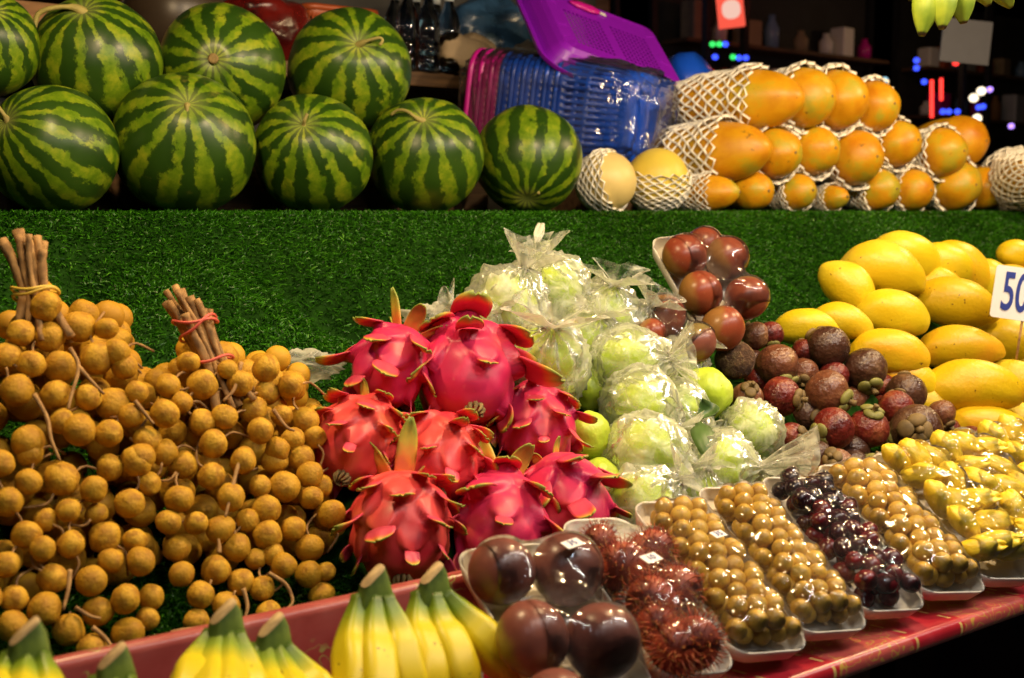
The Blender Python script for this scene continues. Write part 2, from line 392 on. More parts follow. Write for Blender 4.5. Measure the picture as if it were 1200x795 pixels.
    M['pink_pl'] = plain('pink_plastic', (.50, .010, .26), .3, .05)
    M['blue_pl'] = plain('blue_plastic', (.008, .075, .60), .3, .05)
    M['mag_pl'] = plain('magenta_plastic', (.24, .008, .50), .32, .08, 5)
    M['paleblue'] = plain('pale_blue_plastic', (.16, .26, .45), .4, .1)
    M['card'] = plain('white_card', (.80, .78, .74), .5, .03)
    M['ink'] = plain('blue_ink', (.012, .03, .25), .5, .05)
    M['panel'] = plain('grey_sign_panel', (.42, .42, .48), .35, .06)
    M['asphalt'] = plain('asphalt', (.05, .05, .05), .85, .3, 8, .3)
    M['metal'] = plain('grey_metal', (.25, .25, .25), .4, .1)
    t = NT('clear_bottle'); M['bottle'] = t.done(t.pr((.9, .93, .95), .03, Transmission_Weight=1.0, IOR=1.33))
    M['cap'] = plain('bottle_cap', (.5, .55, .6), .4, .05)
    M['jar'] = plain('brown_glazed_pot', (.05, .035, .022), .35, .3, 6)
    M['brown_item'] = plain('kraft_pack', (.30, .22, .13), .7, .2, 18, .3)
    M['orange_pl'] = plain('orange_plastic', (.36, .07, .015), .4, .1)
build_materials()

FILL = []           # (pos, radius) of the heaped fruit: the turf bed is mounded up under them
LAB = {}

# ================================================================== SHELF FRUIT
# ---- watermelons
def melon_mesh(seed):
    def fn(v):
        v = v.copy(); rr = math.hypot(v.x, v.y)
        v.z *= .98
        if v.z > 0: v.z -= .06*math.exp(-(rr/.16)**2)
        else: v.z += .04*math.exp(-(rr/.14)**2)
        k = 1+.030*fbm(v*1.2+Vector((seed, 0, 0)), 2)
        return v*k*.117
    V, F = ball(56, 36, fn)
    return mesh('melon_body', V, F, M['melon'])
melon_meshes = [melon_mesh(i*7.3) for i in range(3)]
Yf = 2.085
MEL = [ # px, py, r, Y, stem px, stem py, stem shape, label
 (62, 178, 75, Yf, 30, 153, 'short', 'round striped watermelon at the left end of the front row with a short brown stub'),
 (217, 183, 83, Yf, 240, 147, 'hook', 'largest front row watermelon, thin tan stem hooking downwards'),
 (367, 188, 70, Yf, 366, 162, 'stub', 'middle front row watermelon with a yellow patch below its short dark stub'),
 (498, 185, 68, Yf, 501, 150, 'left', 'front row watermelon with a pale stem curling to the left'),
 (619, 186, 63, Yf, 617, 236, 'curl', 'front row watermelon beside the pale netted melon, its curled stem at the bottom'),
 (-18, 52, 62, Yf+.10, 12, 22, 'stub', 'watermelon cut off by the left edge in the upper row'),
 (113, 72, 75, Yf+.11, 117, 24, 'long', 'upper row watermelon with a long thick curved green stem on top'),
 (260, 80, 74, Yf+.12, 268, 86, 'none', 'upper row watermelon showing its round brown blossom scar'),
 (410, 83, 72, Yf+.13, 429, 66, 'right', 'upper row watermelon at the right end, stem lying to the right'),
]
for i, (px, py, r, Y, sx, sy, kind, lab) in enumerate(MEL):
    c = at(px, py, Y); R = r*dep(c)/FPX
    if Y == Yf: c.z = 1.247+R*.975
    dx, dy = (sx-px)/r, (sy-py)/r; q = dx*dx+dy*dy
    ax = idir(dx, dy, math.sqrt(max(.02, 1-q)))
    s = R/.117
    if kind == 'curl': s = s*1.0
    root = thing('watermelon', lab, 'watermelon', group='watermelons on the green shelf', mw=basis(ax, RT, c))
    b = link('rind', melon_meshes[i % 3], root, Matrix.Diagonal((s, s, s*(1.05 if kind == 'curl' else 1), 1)) @ Matrix.Rotation(i*1.7, 4, 'Z'))
    top = .108*s
    loc = {'x': Vector((1, 0, 0)), 'y': Vector((0, 1, 0))}
    def lv(dx, dy, dz, h):    # image-space offset converted into the melon's local frame
        return root.matrix_basis.to_3x3().inverted() @ (idir(dx, dy, dz) * h)
    z0 = Vector((0, 0, top-.004))
    if kind == 'none':
        V, F = lathe([(0, -.002), (.009, 0), (.010, .003), (.006, .005), (.0, .003)], 14)
        link('blossom_scar', mesh('scar', V, F, M['dry']), root, Matrix.Translation((0, 0, .113*s)))
        continue
    sh = {'short': [(0, 0, 0), (-.2, -.5, .3), (-.6, -1, .3), (-.9, -.9, .2)], 'hook': [(0, 0, 0), (.05, .1, .35), (.1, .6, .4), (.2, 1.2, .2), (.5, 1.3, .1)],
          'stub': [(0, 0, 0), (.1, -.3, .3), (.3, -.8, .3)], 'left': [(0, 0, 0), (-.6, -.2, .5), (-1.3, -.7, .4), (-2.0, -.8, .1), (-2.5, -.5, -.2)],
          'curl': [(0, 0, 0), (.0, -.2, .8), (.1, -.8, 1.0), (.6, -1.0, 1.0), (.9, -.5, .9), (.9, .1, .9)], 'long': [(0, 0, 0), (-.5, -.25, .4), (-1.6, -.1, .9), (-2.6, .3, 1.0), (-2.9, 1.1, .9), (-3.1, 1.5, .9)],
          'right': [(0, 0, 0), (.7, -.2, .4), (1.6, -.45, .35), (1.9, -.3, .3), (1.7, .1, .3)]}[kind]
    k = .026
    pts = [z0+lv(*p, Vector(p).length*k) if Vector(p).length else z0-Vector((0, 0, .004)) for p in sh]
    P = curve(pts, 18)
    Rr = [.0065*(1.5-1.0*min(1, j/5)) for j in range(19)]
    if kind == 'long': Rr = [x*1.35 for x in Rr]
    V, F = tube(P, Rr, 8); link('stem', mesh('stem', V, F, M['melon_stem']), root)

r2 = thing('riser_block', 'dark wooden box under the basket stack', 'box')
mb = MB(); mb.box((2.22, 2.47, 1.302), (.50, .34, .108)); bevel(link('box_body', mb.mesh('rb', M['wood'], False), r2))
# ---- foam nets
def net_mesh(prof, n=16, keep=1.0, th=.0045, seed=0):
    """diamond lattice on a surface of revolution; prof(s)->(r,z), s 0..1"""
    rnd = random.Random(seed); m = 18; V = []; F = []
    for j in range(m+1):
        r, z = prof(j/m*keep)
        for k in range(n):
            a = 2*PI*(k+.5*(j % 2))/n
            rr = r*(1+.04*rnd.uniform(-1, 1)); a += .05*rnd.uniform(-1, 1)
            V.append(Vector((rr*math.cos(a), rr*math.sin(a), z+.0025*rnd.uniform(-1, 1))))
    for j in range(m-1):
        for k in range(n):
            o = (j % 2)
            F.append((j*n+k, (j+1)*n+(k+o) % n, (j+2)*n+k, (j+1)*n+(k+o-1) % n))
    return mesh('net', V, F, M['foam_net'])
def add_net(me, parent, mw=None, th=.0064):
    o = link('foam_net', me, parent, mw)
    w = o.modifiers.new('wire', 'WIREFRAME'); w.thickness = th; w.use_even_offset = False; w.use_replace = True
    return o
# ---- papayas (local +z is the blossom tip)
def pap_prof(u):     # u -1 butt .. 1 tip
    r = math.sqrt(max(0, 1-abs(u)**(4.0 if u > 0 else 2.3)))*(.88+.12*u if u < .2 else 1-.16*(u-.2))
    return r
def papaya_mesh(seed):
    pr = [(pap_prof(-math.cos(PI*j/22))*.066, -math.cos(PI*j/22)*.125) for j in range(23)]
    def fn(v):
        a = math.atan2(v.y, v.x); u = v.z/.125
        k = 1+.022*math.cos(5*a)*max(0, u+.3)+.03*fbm(v*9+Vector((seed, 2, 1)), 2)
        w = v.copy(); w.x *= k; w.y *= k
        if u > .93: w.z += .004*(u-.93)/.07
        return w
    V, F = lathe(pr, 40, fn); return mesh('papaya_body', V, F, M['papaya'])
pap_meshes = [papaya_mesh(i*3.1) for i in range(4)]
def pnet(s):
    u = -1+1.48*s; r = pap_prof(max(-.985, u))*.066*1.06+.002+.006*max(0, s-.8)/.2
    return r, u*.125
net_meshes = [net_mesh(pnet, 17, 1.0, seed=i) for i in range(3)]
V, F = lathe([(0, -.002), (.004, 0), (.004, .002), (0, .003)], 8)
tip_mesh = mesh('tip', V, F, M['dry'])
PAP = [ # px,py,r, yaw(x comp), netted, length factor, label
 (905, 117, 34, .60, 1, 1.3, 'largest top layer papaya, long white foam net trailing to the left'),
 (945, 115, 33, .15, 1, 1, 'top layer papaya with green mottling at its tip, second from the basket side'),
 (983, 117, 33, .1, 1, 1, 'top layer papaya, third from the basket side, smooth orange skin'),
 (1025, 125, 28, .1, 1, 1, 'right end papaya of the top layer with one dark spot near its tip'),
 (868, 177, 34, .60, 1, 1.3, 'big middle layer papaya with dark specks, long net trailing left over the yellow melon'),
 (911, 180, 28, .1, 1, 1, 'half hidden middle layer papaya squeezed beside the big specked one'),
 (956, 177, 27, .1, 1, 1, 'dull shaded middle layer papaya below the green mottled one'),
 (1004, 185, 30, .05, 1, 1, 'bright glossy middle layer papaya with ridged tip in the centre of the pile'),
 (1052, 168, 26, .05, 1, 1, 'middle layer papaya just under the spotted top layer one'),
 (1105, 179, 27, .0, 1, 1, 'middle layer papaya deep inside a frilled white net at the right'),
 (1127, 166, 29, .0, 0, 1, 'bare orange papaya behind the frilled net at the top right'),
 (845, 233, 20, .55, 1, 1.15, 'small bottom layer papaya next to the yellow melon'),
 (884, 232, 22, .1, 0, 1, 'bottom layer papaya without a net, second along from the yellow melon'),
 (936, 234, 20, .1, 1, 1, 'bottom layer papaya with a black speck, third along'),
 (981, 238, 14, .1, 1, 1, 'smallest visible papaya tip poking out of its net in the bottom layer'),
 (1030, 227, 23, .05, 1, 1, 'bottom layer papaya with a torn net over its left half'),
 (1070, 227, 23, .05, 1, 1, 'clean yellow orange papaya in the bottom layer below the frilled net'),
 (1120, 230, 28, .0, 1, 1, 'large bottom layer papaya with freckles near the right end'),
 (1155, 226, 24, -.2, 0, 1, 'bare bottom layer papaya tucked beside the fully netted one'),
 (1186, 222, 32, -1.2, 2, 1.2, 'papaya almost wholly covered by its white net at the right edge'),
]
for i, (px, py, r, yx, net, lf, lab) in enumerate(PAP):
    p = at(px, py, 2.07+(.05 if i in (10,) else 0)); R = r*dep(p)/FPX*1.10; s = R/.066
    ax = Vector((yx*.85-.10+random.uniform(-.12, .12), -1, random.uniform(-.02, .10))).normalized()
    if net == 2: ax = -ax
    sl = max(s, .8)*(lf if lf > 1 else .84)
    c = p-ax*(.125*sl-R*.95)
    if i >= 11: c.z = max(c.z, 1.25+R*.98)
    root = thing('papaya', lab, 'papaya', group='papayas stacked on the shelf', mw=basis(ax, (0, 0, 1), c))
    link('fruit', pap_meshes[i % 4], root, Matrix.Diagonal((s, s, sl, 1)) @ Matrix.Rotation(i*2.1, 4, 'Z'))
    link('blossom_tip', tip_mesh, root, Matrix.Translation((0, 0, .127*sl)))
    if net:
        add_net(net_meshes[i % 3], root, Matrix.Diagonal((s*1.02, s*1.02, sl*(1.0 if net == 1 else 1.35), 1)) @ Matrix.Rotation(i*1.3, 4, 'Z'))
# ---- two pale melons
def pale_melon(px, py, r, Y, mat, netax, lab, stem):
    c = at(px, py, Y); R = r*dep(c)/FPX; c.z = 1.249+R
    root = thing('melon', lab, 'melon', c, 'pale melons on the shelf')
    V, F = ball(36, 22, lambda v: v*R*(1+.02*fbm(v*1.5, 2)))
    link('fruit', mesh('pale_melon', V, F, mat), root)
    def pf(s):
        th = PI*(1-.02-s*.60); return R*1.05*math.sin(th)+.001, R*1.05*math.cos(th)
    add_net(net_mesh(pf, 16, 1, seed=int(px)), root, basis(netax, RT))
    if stem:
        a = idir(.3, .12, .94)
        pts = [a*R*.96, a*R*1.12+Vector((0, 0, .003)), a*R*1.25+RT*.02-UP*.006, a*R*1.28+RT*.045-UP*.018]
        V, F = tube(curve(pts, 10), [.004, .003]+[.0016]*9, 6); link('stem', mesh('stem', V, F, M['melon_stem']), root)
pale_melon(711, 220, 35, 2.10, M['cantaloupe'], idir(.9, -.1, .55), 'pale cream melon with its net pulled off to the left', False)
pale_melon(770, 217, 37, 2.09, M['cantaloupe_y'], idir(.05, -.95, .35), 'yellow melon with a thin dark stem, net pulled down under it', True)

# ================================================================== HEAPED FRUIT
# ---- dragon fruits
def scale_mesh(L, W, curl, seed, Rb, Rz):
    """leaf-shaped bract; local frame: origin on the surface, +y towards the tip, +z outwards"""
    nu, nv = 10, 8; V = []; F = []; T = []
    rnd = random.Random(seed); bend = rnd.uniform(-.2, .2)
    for i in range(nu+1):
        u = i/nu
        w = W*max(.06, (1-u**2.2))**.62*(.80+.35*u)
        y = L*u*(1-.22*curl*u*u); lift = -.5*(L*u)**2/Rz*.9 + curl*L*.55*u**2.6 + .0030
        for j in range(nv+1):
            v = (j/nv-.5)*2; x = v*w*.5
            zz = lift - (.5*x*x/Rb)*(1-.15*u) + abs(v)**3*w*.26*(.25+curl)*u - .004*(1-u)**3 + .0012*math.sin(5*v+seed*2)*u
            V.append(Vector((x+bend*L*u*u*.4, y, zz)))
            T.append(min(1, max(0, (u-.22)/.78*(.85+.2*curl)+.30*max(0, abs(v)-.45)*(u > .25))))
    q = nv+1
    for i in range(nu):
        for j in range(nv):
            F.append((i*q+j, i*q+j+1, (i+1)*q+j+1, (i+1)*q+j))
    me = mesh('bract', V, F, M['scale'])
    at_ = me.attributes.new('tip', 'FLOAT', 'POINT'); at_.data.foreach_set('value', T)
    return me
DR, DL = .050, .062
scale_meshes = [scale_mesh([.020, .026, .032, .040, .023, .029][i], [.034, .038, .034, .030, .042, .030][i], [.3, .5, .45, .7, .2, .6][i], i, .03, .4) for i in range(6)]
tail_meshes = [scale_mesh([.060, .050, .066][i], .026, [.5, .9, .25][i], 10+i, .03, .6) for i in range(3)]
for me in tail_meshes:
    at_ = me.attributes['tip']; a = np.zeros(len(me.vertices), dtype=np.float32); at_.data.foreach_get('value', a); at_.data.foreach_set('value', np.minimum(1, a*.45+.62).astype(np.float32))
def dragon_body(frames, seed, mat, ln, wd, hh):
    V, F = ball(104, 80)
    P = np.array([tuple(v) for v in V])*np.array([DR, DR, DL]); N_ = P/np.array([DR**2, DR**2, DL**2]); N_ /= np.linalg.norm(N_, axis=1)[:, None]
    H = np.zeros(len(P))
    for (p, x, t, nrm, sz) in frames:
        d = P-np.array(p); a = d @ np.array(t); b = d @ np.array(x); c = d @ np.array(nrm)
        L_, W_ = ln*sz, wd*sz
        u = np.clip((a+L_)/L_, 0, 1.3)
        half = W_*np.sqrt(np.clip(1-np.clip(u, 0, 1)**2.4, 0, 1))*.5+.0015
        side = np.clip(1-(np.abs(b)/half), 0, 1); side = np.clip(side*2.6, 0, 1)
        end = np.where(a > 0, np.clip(1-a/.004, 0, 1), 1)
        f = np.where((a > -L_) & (c > -.03), np.clip(u, 0, 1)**1.2*side*end, 0)
        H = np.maximum(H, f*hh*sz)
    V2 = []
    for k in range(len(P)):
        v = Vector(P[k]); V2.append(v*(1+.05*fbm(v*30+Vector((seed, 0, 0)), 2))+Vector(N_[k])*H[k])
    return mesh('dragon_body', V2, F, mat)
V, F = MB().tube(curve([(0, 0, -.002), (0, 0, .006), (.003, .001, .012)], 6), [.009, .0095, .008, .007, .006, .005, .003], 9).V, None
mb = MB()
for k in range(9):
    a = k*2*PI/9; mb.tube(curve([(.006*math.cos(a), .006*math.sin(a), -.002), (.009*math.cos(a), .009*math.sin(a), .006), (.005*math.cos(a+.5), .005*math.sin(a+.5), .013)], 5), [.003, .003, .0028, .002, .0015, .0008], 5)
flower_mesh = mb.mesh('dry_flower', M['dry'])
DRG = [ # px,py, r, tip axis(image dir of blossom end dx,dy,dz), lift, label
 (457, 432, 44, (-.35, .75, .5), .02, 'crimson dragon fruit at the top left of its heap with a curled yellow scale'),
 (547, 438, 58, (.15, .55, .8), .03, 'largest smooth pink dragon fruit at the top of the heap'),
 (420, 517, 50, (-.2, .6, .75), .0, 'orange pink dragon fruit lying against the longan bunch'),
 (512, 538, 50, (.05, .55, .8), .01, 'red dragon fruit with many green tipped scales and a dried flower end facing out'),
 (627, 500, 46, (.1, .8, .55), .0, 'dark shaded crimson dragon fruit in front of the guavas'),
 (470, 618, 57, (.08, .75, .6), .0, 'front dragon fruit with long yellow tail scales, beside the dark turf'),
 (585, 612, 53, (-.05, .55, .75), .0, 'orange red dragon fruit with an upright stalk, behind the front purple fruit tray'),
 (664, 592, 50, (.45, .8, .4), .0, 'deep magenta dragon fruit between the guavas and the rambutan tray'),
]
for i, (px, py, r, axd, lift, lab) in enumerate(DRG):
    c = heap(px, py, .905+lift); R = r*dep(c)/FPX; s = R/DR*.96; ax = idir(*axd)
    FILL.append((c, R))
    root = thing('dragon_fruit', lab, 'dragon fruit', group='heap of dragon fruits', mw=basis(ax, RT, c) @ Matrix.Diagonal((s, s, s, 1)))
    smooth_one = i in (0, 1, 6, 7)
    n = 16 if smooth_one else 26; ga = 2.39996; off = i*1.3; sk = 1.15 if smooth_one else .85; frames = []
    for k in range(n):
        zz = -.72+1.58*(k+.5)/n; th = k*ga+off+random.uniform(-.15, .15)
        rr = math.sqrt(max(.02, 1-zz*zz)); p = Vector((DR*rr*math.cos(th), DR*rr*math.sin(th), DL*zz))
        nrm = Vector((p.x/DR**2, p.y/DR**2, p.z/DL**2)).normalized(); t = (Vector((0, 0, 1))-nrm*nrm.z).normalized(); x = t.cross(nrm)
        sz = sk*random.uniform(.85, 1.15)*(.75 if zz > .5 else 1)
        frames.append((p, x, t, nrm, sz))
    hh = .0105
    link('body', dragon_body(frames, i*5, M['dragon'] if smooth_one or i == 4 else M['dragon_or'], .044, .056, hh), root)
    link('dried_flower', flower_mesh, root, Matrix.Translation((0, 0, DL*.97)))
    for k, (p, x, t, nrm, sz) in enumerate(frames):
        tl = (nrm*(.55 if k > n*.4 else .12)+t).normalized(); n2 = x.cross(tl)
        Mx = Matrix((x, tl, n2)).transposed().to_4x4() @ Matrix.Diagonal((sz, sz, sz, 1)); Mx.translation = p*1.02+nrm*(hh*sz*.95+.0005)-t*.006*sz
        o = link('scale', scale_meshes[(k*5+i) % 6], root, Mx); so = o.modifiers.new('s', 'SOLIDIFY'); so.thickness = .0016
    # tail scales round the stem end
    for k in range(5 if i in (5, 6, 0) else (0 if i == 1 else 3)):
        th = k*2*PI/5+i; d = Vector((math.cos(th)*.45, math.sin(th)*.45, -1)).normalized()
        nrm = Vector((math.cos(th), math.sin(th), .45)).normalized(); x = d.cross(nrm)
        Mx = Matrix((x, d, nrm)).transposed().to_4x4(); q = 1.05 if i in (5, 6, 0) else .55
        Mx = Mx @ Matrix.Diagonal((q, q, q, 1)); Mx.translation = Vector((math.cos(th)*DR*.35, math.sin(th)*DR*.35, -DL*.84))
        o = link('tail_scale', tail_meshes[k % 3], root, Mx); so = o.modifiers.new('s', 'SOLIDIFY'); so.thickness = .0018

# ---- mangoes
def mango_mesh(seed):
    def fn(v):
        w = v.copy(); z = w.z
        w.x *= (1-.10*z)*.53; w.y *= (1-.10*z)*.50
        w.x += .16*(1-z*z)*.6-.05+.09*z; w.z = z+.05*max(0, z-.8)/.2
        k = 1+.07*fbm(v*1.1+Vector((seed, 0, 0)), 2)
        return w*k*.5
    V, F = ball(32, 22, fn); return mesh('mango_body', V, F, M['mango'])
mango_meshes = [mango_mesh(i*4.7) for i in range(4)]
MAN = [ # px,py,half length,half width,angle,depth tilt, lift, label
 (1035, 318, 49, 34, 25, .1, .03, 'plump mango on the top left of the mango heap'),
 (993, 338, 38, 27, 62, .2, .0, 'upright mango leaning behind the plump top left one'),
 (1046, 369, 43, 29, 22, .1, .015, 'smooth mango directly below the plump top left one'),
 (1119, 357, 49, 31, 20, .1, .025, 'mango with a green tint on its lower edge beside the price card'),
 (1125, 409, 49, 27, 6, .1, .01, 'level orange yellow mango in the middle of the heap'),
 (1139, 456, 57, 34, 10, .1, .015, 'largest mango, lying level above the jackfruit trays'),
 (1042, 415, 47, 29, 16, .1, .0, 'mango with dark specks at its right end above the dark mangosteens'),
 (944, 385, 37, 23, 8, .1, -.01, 'leftmost mango on the turf behind the mangosteens'),
 (987, 378, 36, 22, 20, .1, -.012, 'mango half hidden between the leftmost one and the smooth one'),
 (1063, 446, 42, 25, 30, .1, -.03, 'mango peeping out between the mangosteens and the largest mango'),
 (1062, 303, 47, 30, 25, -.3, .0, 'mango hidden behind the plump top left one'),
 (1107, 313, 40, 27, 25, -.2, .0, 'mango in the back row left of the long slanting one'),
 (1132, 318, 46, 25, 50, -.2, .0, 'long slanting mango at the back of the heap'),
 (1098, 334, 30, 20, 20, 0, -.02, 'small mango gap filler under the back row'),
 (1165, 338, 42, 26, 55, -.1, -.01, 'mango standing just left of the price card'),
 (1193, 301, 26, 19, 30, -.3, .02, 'orange mango alone at the back right, behind the price card'),
 (1187, 404, 44, 29, 25, .1, .0, 'mango at the right edge just under the price card'),
 (1193, 452, 46, 27, 28, .1, .0, 'mango at the right edge beside the largest one'),
 (1160, 503, 50, 27, 18, .1, -.02, 'lowest mango touching the jackfruit tray'),
 (1205, 500, 44, 26, 22, .1, -.02, 'lowest mango at the right edge of the photo'),
 (1190, 340, 40, 26, 35, -.2, -.02, 'orange mango behind the price card'),
 (1090, 478, 38, 22, 40, .1, -.05, 'shaded mango under the left end of the largest mango'),
 (1235, 355, 46, 28, 30, 0, .0, 'mango just outside the frame right of the price card'),
 (1230, 430, 46, 28, 15, 0, .0, 'mango just outside the frame beside the edge mangoes'),
]
for i, (px, py, hl, hw, an, dz, lift, lab) in enumerate(MAN):
    hw *= .95
    c = heap(px, py, .885+lift); k = dep(c)/FPX; L = 2*hl*k; W = 2*hw*k
    FILL.append((c, W*.5))
    a = math.radians(an); d = idir(math.cos(a), math.sin(a), dz)
    o = link('mango', mango_meshes[i % 4], None, basis(d, idir(math.sin(a), -math.cos(a), .3), c, (W/.52, W/.52, L/1.0)))
    tag(o, lab, 'mango', 'heap of yellow mangoes')

# ---- mangosteens
def mst_mesh(seed):
    def fn(v):
        w = v*(1+.03*fbm(v*1.3+Vector((seed, 0, 0)), 2)); w.z *= .93; return w
    V, F = ball(28, 18, fn); return (V, F)
mst_geo = {}
for nm in ('mangosteen_dark', 'mangosteen_red', 'mangosteen_brown', 'russet'):
    V, F = mst_mesh(len(mst_geo)*3); mst_geo[nm] = mesh('mangosteen_body', V, F, M[nm])
mb = MB()
def sepal(mb, a, ln=.62, lift=.12):
    Mx = Matrix.Rotation(a, 4, 'Z') @ Matrix.Translation((ln*.55, 0, lift)) @ Matrix.Rotation(.35, 4, 'Y')
    mb.xadd(Mx, *ball(12, 8, lambda v: Vector((v.x*ln*.42, v.y*.33, v.z*.13))))
for k in range(4): sepal(mb, k*PI/2+.2+.2*(k % 2), .50+.12*(k % 3))
calyx_mesh = mb.mesh('calyx', M['calyx'])
calyx_g_mesh = mesh('calyx_g', mb.V, mb.F, M['calyx_green'])
V, F = tube(curve([(0, 0, 0), (0, 0, .25), (.06, 0, .5)], 6), [.16, .14, .13, .12, .12, .14, .15], 8)
mstem_mesh = mesh('mstem', V, F, M['calyx'])
D_, R_, B_ = 'mangosteen_dark', 'mangosteen_red', 'mangosteen_brown'
MST = [ # px,py,r,mat,calyx dir (or None: faces away), green, lift, label
 (970, 407, 26, D_, None, 0, .03, 'round dark brown mangosteen on top of the pile against the mangoes'),
 (1014, 433, 26, D_, (.15, .8, .6), 1, .025, 'blackish mangosteen over a green brown calyx, right of the topmost dark one'),
 (969, 460, 27, B_, (.75, .35, .55), 1, .02, 'brown smooth mangosteen in the middle of the pile'),
 (915, 465, 24, R_, (.85, .1, .6), 0, .01, 'glossy red mangosteen with a thick calyx on its right side'),
 (977, 502, 25, R_, (-.9, .25, .3), 1, .01, 'red mangosteen below the brown middle one'),
 (1018, 502, 24, R_, (.1, -.85, .5), 1, .01, 'red mangosteen under the green calyx lobes'),
 (1074, 505, 31, D_, (-.25, -.1, .95), 0, .015, 'largest mangosteen, nearly black, calyx facing out'),
 (1062, 461, 24, D_, None, 0, .0, 'dark wine coloured mangosteen behind the largest one'),
 (1050, 478, 21, R_, None, 0, .0, 'light red mangosteen wedged left of the largest one'),
 (910, 428, 26, B_, (.2, .8, .55), 1, .01, 'brown mangosteen lying below a capped red one at the back left'),
 (861, 422, 24, 'russet', None, 0, .02, 'rough russet skinned fruit beside the purple fruit pack'),
 (928, 513, 18, R_, (.6, -.1, .8), 0, -.01, 'small red mangosteen above the knotted bag flap'),
 (941, 437, 18, B_, (-.2, .6, .7), 0, .0, 'small brown mangosteen between the capped red and brown ones'),
 (977, 441, 18, R_, None, 0, .0, 'red mangosteen squeezed under the topmost dark one'),
 (1103, 485, 17, B_, (.4, .8, .4), 0, .0, 'tan mangosteen right of the largest one'),
 (1138, 515, 16, R_, (.9, .1, .3), 0, -.01, 'bright red mangosteen at the right end touching the mangoes'),
 (1122, 524, 16, B_, (-.6, .5, .5), 0, -.01, 'dull mangosteen at the front right behind the jackfruit tray'),
 (980, 546, 21, B_, (-.5, -.5, .7), 0, -.01, 'streaky brown mangosteen at the front behind the small brown fruit tray'),
 (1052, 543, 18, B_, (.2, .1, .95), 0, -.01, 'orange brown mangosteen at the front behind the jackfruit tray'),
 (1023, 552, 18, D_, (.1, -.9, .3), 1, -.01, 'grey dark mangosteen at the front under an open calyx'),
 (876, 466, 19, B_, (.1, -.7, .7), 0, .0, 'brown mangosteen with open calyx beside the wrapped guava'),
 (903, 392, 16, R_, (.1, .85, .5), 1, .02, 'small red mangosteen capped in green at the back by the purple fruit pack'),
 (942, 412, 15, R_, None, 0, .0, 'red sliver of a mangosteen left of the topmost dark one'),
 (993, 560, 17, B_, None, 0, -.02, 'brown mangosteen right behind the third small brown fruit tray'),
 (876, 484, 16, B_, None, 0, -.02, 'orange mangosteen low beside the bagged guava'),
 (956, 564, 18, B_, (.3, -.5, .8), 0, -.02, 'tan mangosteen touching the grape tray'),
 (886, 394, 17, B_, None, 0, .01, 'tan mangosteen tucked against the purple fruit pack'),
 (959, 533, 17, D_, None, 0, -.02, 'shadowed mangosteen under the bag flap'),
 (1000, 528, 20, D_, (.5, .6, .6), 1, -.03, 'shadowed mangosteen below the two red ones'),
 (895, 500, 18, B_, None, 0, -.03, 'shadowed mangosteen behind the bagged guavas'),
 (1085, 545, 15, D_, (0, -.6, .8), 0, -.02, 'small dark mangosteen in front of the largest one'),
]
fill_ = [(925, 445, 15), (955, 425, 14), (1000, 470, 17), (945, 487, 19), (1035, 455, 15), (1045, 515, 19), (1000, 545, 17), (1035, 480, 15), (940, 540, 16), (1090, 520, 15), (890, 445, 16), (880, 425, 15), (1075, 550, 14), (1110, 505, 14), (905, 520, 16), (965, 515, 16)]
for q, (px, py, r) in enumerate(fill_): MST.append((px, py, r+2, (D_, R_, B_)[q % 3], (random.uniform(-.8, .8), random.uniform(-.6, .6), .7) if q % 2 else None, q % 4 == 1, -.035, 'mangosteen in shadow, wedged low between the larger ones of the pile'))
for i, (px, py, r, m, cd, gr, lift, lab) in enumerate(MST):
    c = heap(px, py, .875+lift); R = r*dep(c)/FPX
    FILL.append((c, R))
    ax = idir(*cd) if cd else idir(random.uniform(-.5, .5), -.5, -.7)
    root = thing('mangosteen', lab, 'mangosteen' if m != 'russet' else 'fruit', group='pile of mangosteens', mw=basis(ax, RT, c) @ Matrix.Diagonal((R, R, R, 1)))
    link('fruit', mst_geo[m], root)
    if m != 'russet':
        link('calyx', calyx_g_mesh if gr else calyx_mesh, root, Matrix.Translation((0, 0, .80)) @ Matrix.Rotation(i, 4, 'Z') @ Matrix.Diagonal((1.1, 1.1, 1.2, 1)))
        link('stalk', mstem_mesh, root, Matrix.Translation((0, 0, .86)))

